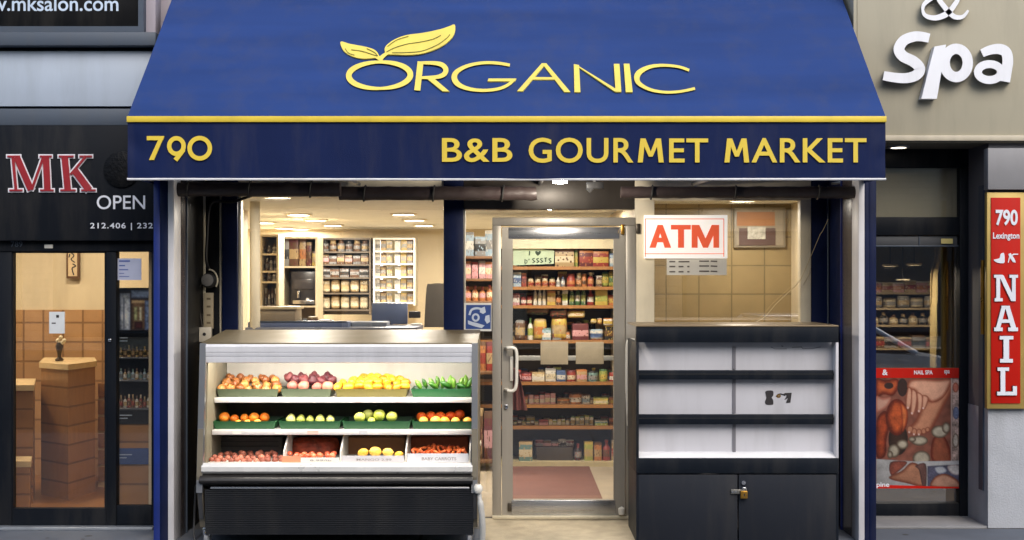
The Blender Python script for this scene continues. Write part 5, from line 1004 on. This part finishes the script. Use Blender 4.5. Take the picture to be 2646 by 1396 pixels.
MB().pbox(302, 1062, 392, 1096, 8.79, 8.80).build('front_panel', salon_black, rk); MB().pbox(302, 857, 392, 890, 8.79, 8.80).build('top_panel', salon_black, rk)
MB().box(X(304, 8.8), 8.80, 0, X(391, 8.8), 9.05, Z(1096, 8.8)).build('cabinet', desk_m, rk); MB().pbox(302, 1159, 392, 1200, 8.785, 8.80).build('blue_panel', mat('rack_blue', (52, 74, 128), .5), rk)
for y in (1174, 1182, 1072, 1080, 872, 880):
    MB().pbox(308, y, 308+random.uniform(16, 34), y+2.5, 8.783 if y > 1100 else 8.788, 8.79).build('print_line', mat('print_pale', (176, 190, 208), .5), rk)
for i, (yb, cols) in enumerate(((924, [('tan', 'blk', 'yel'), ('brn', 'tan', 'blk')]), (983, [('lbl', 'gry', 'teal'), ('tan', 'wht', 'brn'), ('gry', 'teal', 'blk')]), (1056, [('brn', 'red', 'tan'), ('wht', 'tan', 'brn'), ('red', 'brn', 'crm')]))):
    row(f'on the {ORD[i]} tier of the black rack', 'the black door', 'bottles on the black rack', yb, 8.88, run('bottle', 308, 389, 8, yb-28+i*-3, cols, 4, 1))
def fill_lamp(px, D, z, label, power, group, col): return downlight(X(px, D), D, z, label, group, power, col)
for k, (x, y, w) in enumerate(((-4.4, 9.5, 'nearer the black door'), (-3.6, 10.2, 'above the tall desk'), (-5.2, 10.2, 'deep in the corner'))):
    downlight(x, y, 2.45, 'warm ceiling lamp in the planked reception room, '+w, 'ceiling lamps in the reception room', 9, (1, .89, .72))

# ---------------------------------------------------------------- nail salon: tall sign, poster, things behind the glass
NS = MB().pbox(2550, 497, 2660, 1057, 8.605, 8.65, .006).build('vertical_sign', mat('gold_frame', (178, 152, 84), .4, .3, var=.08), None, 'tall red and gold vertical sign with white slab letters on the pillar', 'sign')
MB().pbox(2561, 511, 2637, 1043, 8.597, 8.607, .002).build('panel', mat('sign_red', (186, 30, 20), .5, spec=.12, var=.06, scale=2), NS)
pn = vplane(8.597); z9 = lambda x, y: (2200+x/1.8206, 650+y/1.8206); sh = mat('letter_shadow', (70, 20, 24), .5)
text('790', (2573, 542, 2630, 583), pn, white_vinyl, NS, bold=.03, depth=.004, base=.003); text('Lexington', (2566, 601, 2634, 622), pn, white_vinyl, NS, bold=.02, depth=.003, base=.002)
L = Letters(pn, z8 if False else (lambda x, y: (2150+x/1.9415, y/1.9415)), depth=.003, base=.002)
L.poly(spline([(812, 1304), (840, 1296), (846, 1276), (862, 1270), (866, 1300), (862, 1320), (830, 1318)], 4, True)); L.poly([(884, 1276), (896, 1270), (916, 1300), (922, 1318), (908, 1316), (890, 1290)]); L.line([(898, 1284), (912, 1276), (934, 1276)], 6); L.line([(884, 1318), (890, 1292)], 5)
L.build('shoe_emblem', white_vinyl, NS)
def slab(m, dx, base, dp):
    L = Letters(pn, lambda x, y: z9(x+dx, y+dx*.6), depth=dp, base=base)
    B = lambda x0, y0, x1, y1: L.poly([(x0, y0), (x1, y0), (x1, y1), (x0, y1)])
    B(682, 110, 700, 234); B(672, 110, 712, 124); B(674, 220, 712, 235); B(756, 110, 773, 234); B(744, 110, 784, 124); L.poly([(694, 112), (716, 112), (773, 232), (752, 234)])
    L.poly([(708, 256), (728, 256), (700, 362), (680, 362)]); L.poly([(722, 256), (744, 256), (776, 362), (752, 362)]); B(672, 358, 712, 375); B(738, 358, 784, 375); B(700, 320, 756, 336); B(706, 256, 746, 266)
    B(716, 400, 742, 520); B(698, 398, 762, 414); B(700, 506, 760, 523)
    B(702, 548, 724, 676); B(688, 546, 742, 562); B(686, 660, 778, 677); B(760, 634, 779, 676)
    return L.build('lettering', m, NS)
slab(sh, -4, .001, .003); slab(white_vinyl, 0, .006, .004)
po = MB().pbox(2263, 951, 2480, 1262, 9.050, 9.054).build('poster', mat('poster_brown', (140, 78, 56), .45, var=.35, scale=5), None, 'large red edged massage poster with hands and flowers on the nail salon door glass', 'poster')
pq = vplane(9.050)
def ell(x, y, a, b, n=14): return [(x+a*math.cos(2*math.pi*i/n), y+b*math.sin(2*math.pi*i/n)) for i in range(n)]
def pic(name, m, *shapes, lvl=0):
    L = Letters(pq, z9, depth=.0008+.0004*lvl, base=.0004)
    for s in shapes: L.poly(spline(s, 4, True) if len(s) > 4 else s)
    return L.build(name, m, po)
def inside(p, x, y):
    """signed distance to a closed outline, positive inside"""
    d = 1e9; c = False; n = len(p)
    for i in range(n):
        (x0, y0), (x1, y1) = p[i], p[(i+1) % n]; dx, dy = x1-x0, y1-y0; t = max(0, min(1, ((x-x0)*dx+(y-y0)*dy)/(dx*dx+dy*dy+1e-9)))
        d = min(d, math.hypot(x-x0-t*dx, y-y0-t*dy))
        if (y0 > y) != (y1 > y) and x < (x1-x0)*(y-y0)/(y1-y0)+x0: c = not c
    return d if c else -d
def painted(name, parent, plane, conv, rect, nx, ny, bgc, layers, off=.0008, gain=1.0):
    """a printed picture: a sheet whose ink colours are worked out point by point. layers: (outline, ink, dark ink at the rim, rim width, grain)"""
    x0, y0, x1, y1 = rect; me = bpy.data.meshes.new(name); vs, cols = [], []
    boxes = [(min(q[0] for q in p)-6, min(q[1] for q in p)-6, max(q[0] for q in p)+6, max(q[1] for q in p)+6) for p, *_ in layers]
    for jy in range(ny+1):
        for ix in range(nx+1):
            x, y = x0+(x1-x0)*ix/nx, y0+(y1-y0)*jy/ny; vs.append(plane.at(*conv(x, y), off))
            nz = mnoise.noise(Vector((x*.035, y*.035, 4.))); n2 = mnoise.noise(Vector((x*.15, y*.15, 9.)))
            c = [v*(1+.24*nz+.05*n2) for v in bgc]
            for (p, ink, rim, rw, gr), b in zip(layers, boxes):
                if not (b[0] < x < b[2] and b[1] < y < b[3]): continue
                d = inside(p, x, y); al = max(0, min(1, (d+1.6)/3.2))
                if al <= 0: continue
                k = max(0, min(1, d/rw)); k = k*k*(3-2*k); lt = 1+.4*gr*n2+.5*gr*nz+.10*((x-y)*.004-1)
                c = [cv*(1-al)+al*(rv+(iv-rv)*k)*lt for cv, iv, rv in zip(c, ink, rim)]
            cols.append((*lin([max(0, min(255, v*gain)) for v in c]), 1))
    fs = [(jy*(nx+1)+ix, jy*(nx+1)+ix+1, (jy+1)*(nx+1)+ix+1, (jy+1)*(nx+1)+ix) for jy in range(ny) for ix in range(nx)]
    me.from_pydata(vs, [], fs); at_ = me.color_attributes.new('ink', 'FLOAT_COLOR', 'POINT')
    for i, c in enumerate(cols): at_.data[i].color = c
    m, nt, b = _new(name+'_ink'); an = N(nt, 'ShaderNodeAttribute', attribute_name='ink'); nt.links.new(an.outputs['Color'], b.inputs['Base Color']); b.inputs['Roughness'].default_value = .45; b.inputs['Specular IOR Level'].default_value = .3
    me.materials.append(m); return link(name, me, parent)
S_ = lambda p, n=4: spline(p, n, True)
sk1, sk2, skd = (196, 136, 106), (212, 160, 134), (128, 66, 48); pt, ptd = (176, 74, 40), (96, 34, 22); st_, std_ = (190, 180, 160), (92, 76, 62); dk_ = (58, 40, 36)
LY = [(S_([(116, 600), (160, 606), (212, 598), (226, 630), (196, 678), (150, 672), (116, 690)]), (190, 92, 52), ptd, 26, .25), (S_(ell(176, 632, 22, 15)), dk_, dk_, 6, .2), (S_([(116, 682), (150, 690), (186, 686), (176, 720), (150, 744), (116, 752)]), (206, 158, 138), (170, 100, 84), 16, .1),
 (S_(ell(240, 640, 24, 42)), dk_, (44, 34, 32), 12, .2), (S_(ell(220, 884, 46, 74)), (66, 46, 38), (44, 32, 28), 20, .3), (S_([(384, 880), (440, 872), (470, 985), (380, 985)]), (150, 82, 58), ptd, 18, .2),
 (S_([(117, 800), (160, 750), (182, 810), (166, 880), (160, 960), (117, 964)]), pt, ptd, 24, .3), (S_(ell(214, 780, 52, 86)), (192, 88, 46), ptd, 34, .3), (S_([(232, 716), (262, 742), (262, 800), (240, 850), (236, 780)]), (206, 110, 62), (140, 56, 32), 12, .2),
 (S_([(344, 705), (400, 690), (445, 640), (470, 600), (474, 650), (440, 720), (400, 800), (372, 845), (330, 862), (284, 856), (262, 832), (300, 796)]), sk1, skd, 26, .12)]
LY += [(S_(ell(x_, y_, a_, b_)), sk1, skd, 7, .1) for x_, y_, a_, b_ in ((276, 838, 15, 18), (296, 848, 13, 17), (318, 850, 13, 16), (340, 846, 12, 14), (358, 838, 11, 12))]
LY += [(S_([(278, 604), (330, 598), (400, 602), (468, 600), (462, 640), (430, 690), (380, 712), (346, 690), (318, 700), (300, 660), (262, 640)]), sk2, skd, 20, .12)]
LY += [(S_(p), sk2, skd, 9, .1) for p in ([(266, 640), (284, 652), (286, 700), (276, 738), (258, 742), (256, 700)], [(284, 650), (308, 664), (308, 716), (294, 768), (278, 768), (280, 712)], [(308, 664), (334, 676), (336, 716), (326, 758), (310, 756), (310, 710)], [(336, 676), (362, 686), (356, 720), (344, 744), (332, 738), (332, 708)])]
LY += [(S_(ell(x_, y_, 5, 6)), (232, 204, 196), (200, 140, 124), 3, 0) for x_, y_ in ((266, 735), (285, 761), (317, 751), (338, 737), (272, 850), (294, 860), (317, 861))]
LY += [(S_(ell(*e_)), st_, std_, 15, .15) for e_ in ((415, 848, 40, 30), (446, 830, 20, 26), (320, 890, 40, 24), (286, 884, 18, 14), (240, 908, 28, 24), (200, 938, 28, 32), (182, 956, 14, 18), (330, 975, 42, 38))]
LY += [([(472, 598), (509, 598), (509, 990), (472, 990)], (176, 152, 142), (120, 96, 92), 8, .6), (S_(ell(490, 640, 14, 24)), (196, 120, 100), skd, 8, .2), (S_(ell(492, 760, 15, 30)), (110, 120, 150), (80, 84, 108), 8, .4), (S_(ell(490, 890, 16, 34)), (190, 178, 166), std_, 10, .3), ([(469, 598), (473, 598), (473, 990), (469, 990)], (206, 196, 188), (206, 196, 188), 2, 0)]
LY += [([(117, 976), (300, 988), (509, 984), (509, 1116), (117, 1116)], (196, 196, 198), (186, 186, 190), 5, .12), (S_([(184, 992), (262, 990), (228, 1030), (186, 1052)]), (150, 78, 62), (104, 52, 44), 10, .3), (S_([(180, 1058), (236, 1032), (286, 992), (344, 1030), (346, 1106), (260, 1090), (190, 1074)]), sk1, skd, 18, .15), (S_([(300, 1010), (318, 1030), (334, 1104), (352, 1104), (350, 1000)]), (112, 78, 72), (80, 56, 54), 10, .3),
 ([(358, 1010), (509, 1002), (509, 1110), (358, 1110)], (92, 92, 116), (70, 70, 90), 8, .4), (S_([(376, 1108), (392, 1062), (436, 1046), (476, 1060), (504, 1082), (506, 1112)]), sk2, skd, 14, .15), (S_([(392, 1018), (430, 1012), (448, 1034), (410, 1046)]), (206, 210, 218), (150, 156, 176), 8, .2), (S_([(452, 1010), (506, 1006), (506, 1050), (470, 1044)]), (214, 208, 206), (170, 150, 150), 8, .2)]
bx_ = lambda x0, y0, x1, y1: [(x0, y0), (x1, y0), (x1, y1), (x0, y1)]
painted('photo_print', mr, vplane(8.80), lambda x, y: (x, y), (309, 747, 389, 854), 44, 60, (44, 44, 50), [(bx_(310, 758, 336, 853), (216, 226, 240), (170, 184, 210), 8, .5), (bx_(318, 770, 322, 852), (120, 134, 160), (120, 134, 160), 2, 0), (bx_(338, 750, 388, 770), (150, 172, 208), (96, 112, 140), 6, .3), (bx_(338, 774, 388, 854), (120, 92, 68), (60, 46, 40), 8, .5), (bx_(340, 776, 386, 784), (214, 186, 140), (180, 150, 110), 3, .2), (bx_(345, 792, 356, 830), (196, 206, 150), (120, 110, 80), 5, .6), (bx_(358, 792, 368, 830), (226, 226, 196), (140, 120, 92), 5, .5), (bx_(348, 832, 368, 850), (88, 40, 36), (50, 28, 26), 5, .5), (bx_(374, 776, 388, 853), (150, 176, 224), (92, 112, 156), 6, .5)], gain=1.35)
painted('printed_picture', po, pq, z9, (116, 549, 509, 1115), 118, 170, (92, 56, 46), LY, gain=1.26)
hd = pic('header_strip', mat('sign_red', (188, 36, 26)), [(116, 549), (509, 549), (509, 595), (116, 595)], lvl=4); pic('footer_strip', mat('sign_red', (188, 36, 26)), [(116, 1098), (509, 1108), (509, 1115), (116, 1115)], lvl=4)
text('NAIL SPA', (2362, 957, 2410, 968), pq, white_vinyl, hd, bold=.02, depth=.0045, base=.0005); text('&', (2280, 955, 2294, 970), pq, white_vinyl, hd, bold=.02, depth=.0045, base=.0005); text('spa', (2440, 957, 2454, 969), pq, white_vinyl, hd, bold=.02, depth=.0045, base=.0005); text('pine', (2265, 1247, 2298, 1262), pq, white_vinyl, po, bold=.02, depth=.0045, base=.0005)
sp = MB().lathe([(0, 0), (.075, 0), (.075, -.010), (.055, -.012), (.055, -.004), (0, -.004)], P(2322, 378, 8.85).xy.to_3d()+Vector((0, 0, Z(364, DS)-.012)), 24).build('soffit_lamp', mat('lamp_body', (190, 190, 190)), None, 'round downlight in the soffit under the beige sign box', 'lamp')
MB().lathe([(0, -.005), (.054, -.005), (.05, -.009), (0, -.010)], P(2322, 378, 8.85).xy.to_3d()+Vector((0, 0, Z(364, DS)-.012)), 24).build('diffuser', glow('soffit_glow', (1, .85, .66), 4), sp)
g9 = lambda x, y: (2200+x/1.8206, 650+y/1.8206)
cu = MB().grid(lambda u, v: P(2408+u*74+(10 if v < .3 else 0)*(1-u), 600+v*350, 9.5)+Vector((0, .035*math.sin(u*26+v*2), 0)), 40, 10, (0, .01, 0)).build('curtain', mat('curtain_cream', (190, 168, 116), .8, var=.1, stretch=(6, 1, .3)), None, 'cream curtain hanging inside the nail salon door', 'curtain', smooth=70)
ws = empty('nail_shelf', (X(2330, 11), 11, 0), 'wall shelf of bottles and towels inside the nail salon', 'shelf')
MB().pbox(2240, 726, 2425, 960, 11.3, 11.35).build('back', mat('nshelf_back', (120, 104, 84), .6), ws)
for y in (756, 796, 840, 900): MB().pbox(2240, y, 2425, y+5, 11.0, 11.3).build('shelf', mat('nshelf', (156, 136, 104), .5), ws)
for i, (yb, cols, n, kd) in enumerate(((756, [('pnk', 'org', 'wht'), ('tan', 'red', 'crm')], 6, 'box'), (796, [('gry', 'tan', 'wht'), ('crm', 'gry', 'tan')], 5, 'bag'), (840, [('tan', 'crm', 'brn'), ('blk', 'gry', 'tan')], 7, 'bottle'), (900, [('brn', 'red', 'tan'), ('gry', 'blk', 'brn')], 5, 'box'))):
    row(f'on the {ORD[i]} tier inside the nail salon', 'the navy post', 'goods on the nail salon shelf', yb, 11.12, run(kd, 2245, 2422, n, yb-30, cols, 4))
for k, (px, py, w) in enumerate(((2300, 683, 'first from the navy post'), (2362, 681, 'second from the navy post'), (2333, 721, 'lowest and deepest one'))):
    D = 9.5+.45*k; z = Z(py, D); o = downlight(X(px, D), D, z, 'small hanging lamp inside the nail salon, '+w, 'hanging lamps in the nail salon', 8, (1, .85, .64), .05); MB().tube([(X(px, D), D, z), (X(px, D), D, 2.76)], .004, 6).build('cord', ink, o)

# ---------------------------------------------------------------- the street behind the viewer, which the glass mirrors
OB = empty('street_building', (0, -14, 0), 'pale stone building across the street, mirrored faintly in the shop windows', 'building')
MB().box(-24, -16, 0, 24, -14, 9.5).build('wall', tiles('street_brick', (196, 184, 166), (184, 172, 154), (160, 150, 136), .5, .16, 'xzy', .8), OB)
MB().box(-24.2, -14.0, 9.3, 24.2, -13.7, 9.8).build('cornice', beige_sign, OB); MB().box(-24, -13.998, 3.3, 24, -13.9, 3.8).build('band', beige_sign, OB)
for k in range(12):
    x = -22+4*k; f_ = MB().box(x-.7, -13.998, 5.0, x+.7, -13.94, 7.4).build('window', cream, OB); MB().box(x-.6, -13.938, 5.1, x+.6, -13.93, 7.3).build('pane', mat('far_pane', (60, 70, 84), .15), f_)
    f_ = MB().box(x-1.6, -13.998, .3, x+1.6, -13.94, 3.0).build('shop_window', salon_black, OB); MB().box(x-1.5, -13.938, .4, x+1.5, -13.93, 2.9).build('pane', mat('far_pane', (60, 70, 84), .15), f_)
def car(x0, y0, m, label):
    """a saloon car parked along the kerb, its nose towards +x"""
    c = empty('parked_car', (x0+2.2, y0+.9, -.14), label, 'car'); z = -.14; mb = MB()
    side = spline([(0.05, .45), (.02, .75), (.25, .92), (1.0, .97), (2.2, .97), (3.2, .93), (4.05, .82), (4.38, .62), (4.40, .40)], 5)+[(4.3, .24), (.15, .24)]
    mb.prism([(x0+a, y0, z+b) for a, b in side], (0, 1.78, 0)); bmesh.ops.bevel(mb.b, geom=[e for e in mb.b.edges if len(e.link_faces) == 2 and e.calc_face_angle(0) > .9], offset=.07, segments=3, affect='EDGES')
    mb.build('body', m, c, smooth=50)
    def cabin(o, h, mm, nm):
        b_ = MB(); lo = [(x0+.75-o, y0+.10-o), (x0+3.15+o, y0+.10-o), (x0+3.15+o, y0+1.68+o), (x0+.75-o, y0+1.68+o)]; hi = [(x0+1.25-o, y0+.28-o), (x0+2.45+o, y0+.28-o), (x0+2.45+o, y0+1.50+o), (x0+1.25-o, y0+1.50+o)]
        V = [[b_.b.verts.new((p[0], p[1], z+zz_)) for p in q] for q, zz_ in ((lo, .95), (hi, h))]; b_.b.faces.new(V[0]); b_.b.faces.new(V[1])
        for k in range(4): b_.b.faces.new((V[0][k], V[0][(k+1) % 4], V[1][(k+1) % 4], V[1][k]))
        return b_.build(nm, mm, c, smooth=0)
    cabin(0, 1.38, mat('car_glass', (30, 34, 40), .08), 'window_band')
    MB().box(x0+1.22, y0+.26, z+1.375, x0+2.48, y0+1.52, z+1.43, .03).build('roof', m, c)
    for a0, a1 in ((.72, 1.24), (3.18, 2.46), (1.86, 1.86)):
        for yy, yt in ((y0+.09, y0+.27), (y0+1.69, y0+1.51)): MB().tube([(x0+a0, yy, z+.95), (x0+a1, yt, z+1.39)], .035, 8).build('roof_post', m, c)
    for xx in (.85, 3.5):
        for yy in (y0+.02, y0+1.58):
            w = MB().lathe([(.22, 0), (.31, .01), (.32, .05), (.32, .13), (.31, .17), (.22, .18)], (x0+xx, yy, z+.32), 24, 'y').build('wheel', rubber, c); MB().lathe([(0, .01), (.21, .0), (.22, .09), (.21, .18), (0, .17)], (x0+xx, yy, z+.32), 20, 'y').build('rim', chrome, w)
    for yy in (y0+.22, y0+1.28): MB().box(x0+4.30, yy, z+.58, x0+4.40, yy+.28, z+.70, .03).build('headlight', mat('headlight', (220, 220, 216), .1), c)
car(1.9, .9, mat('car_silver', (190, 194, 200), .2, .3), 'silver parked car mirrored in the nail salon door glass')
bpy.context.view_layer.update()
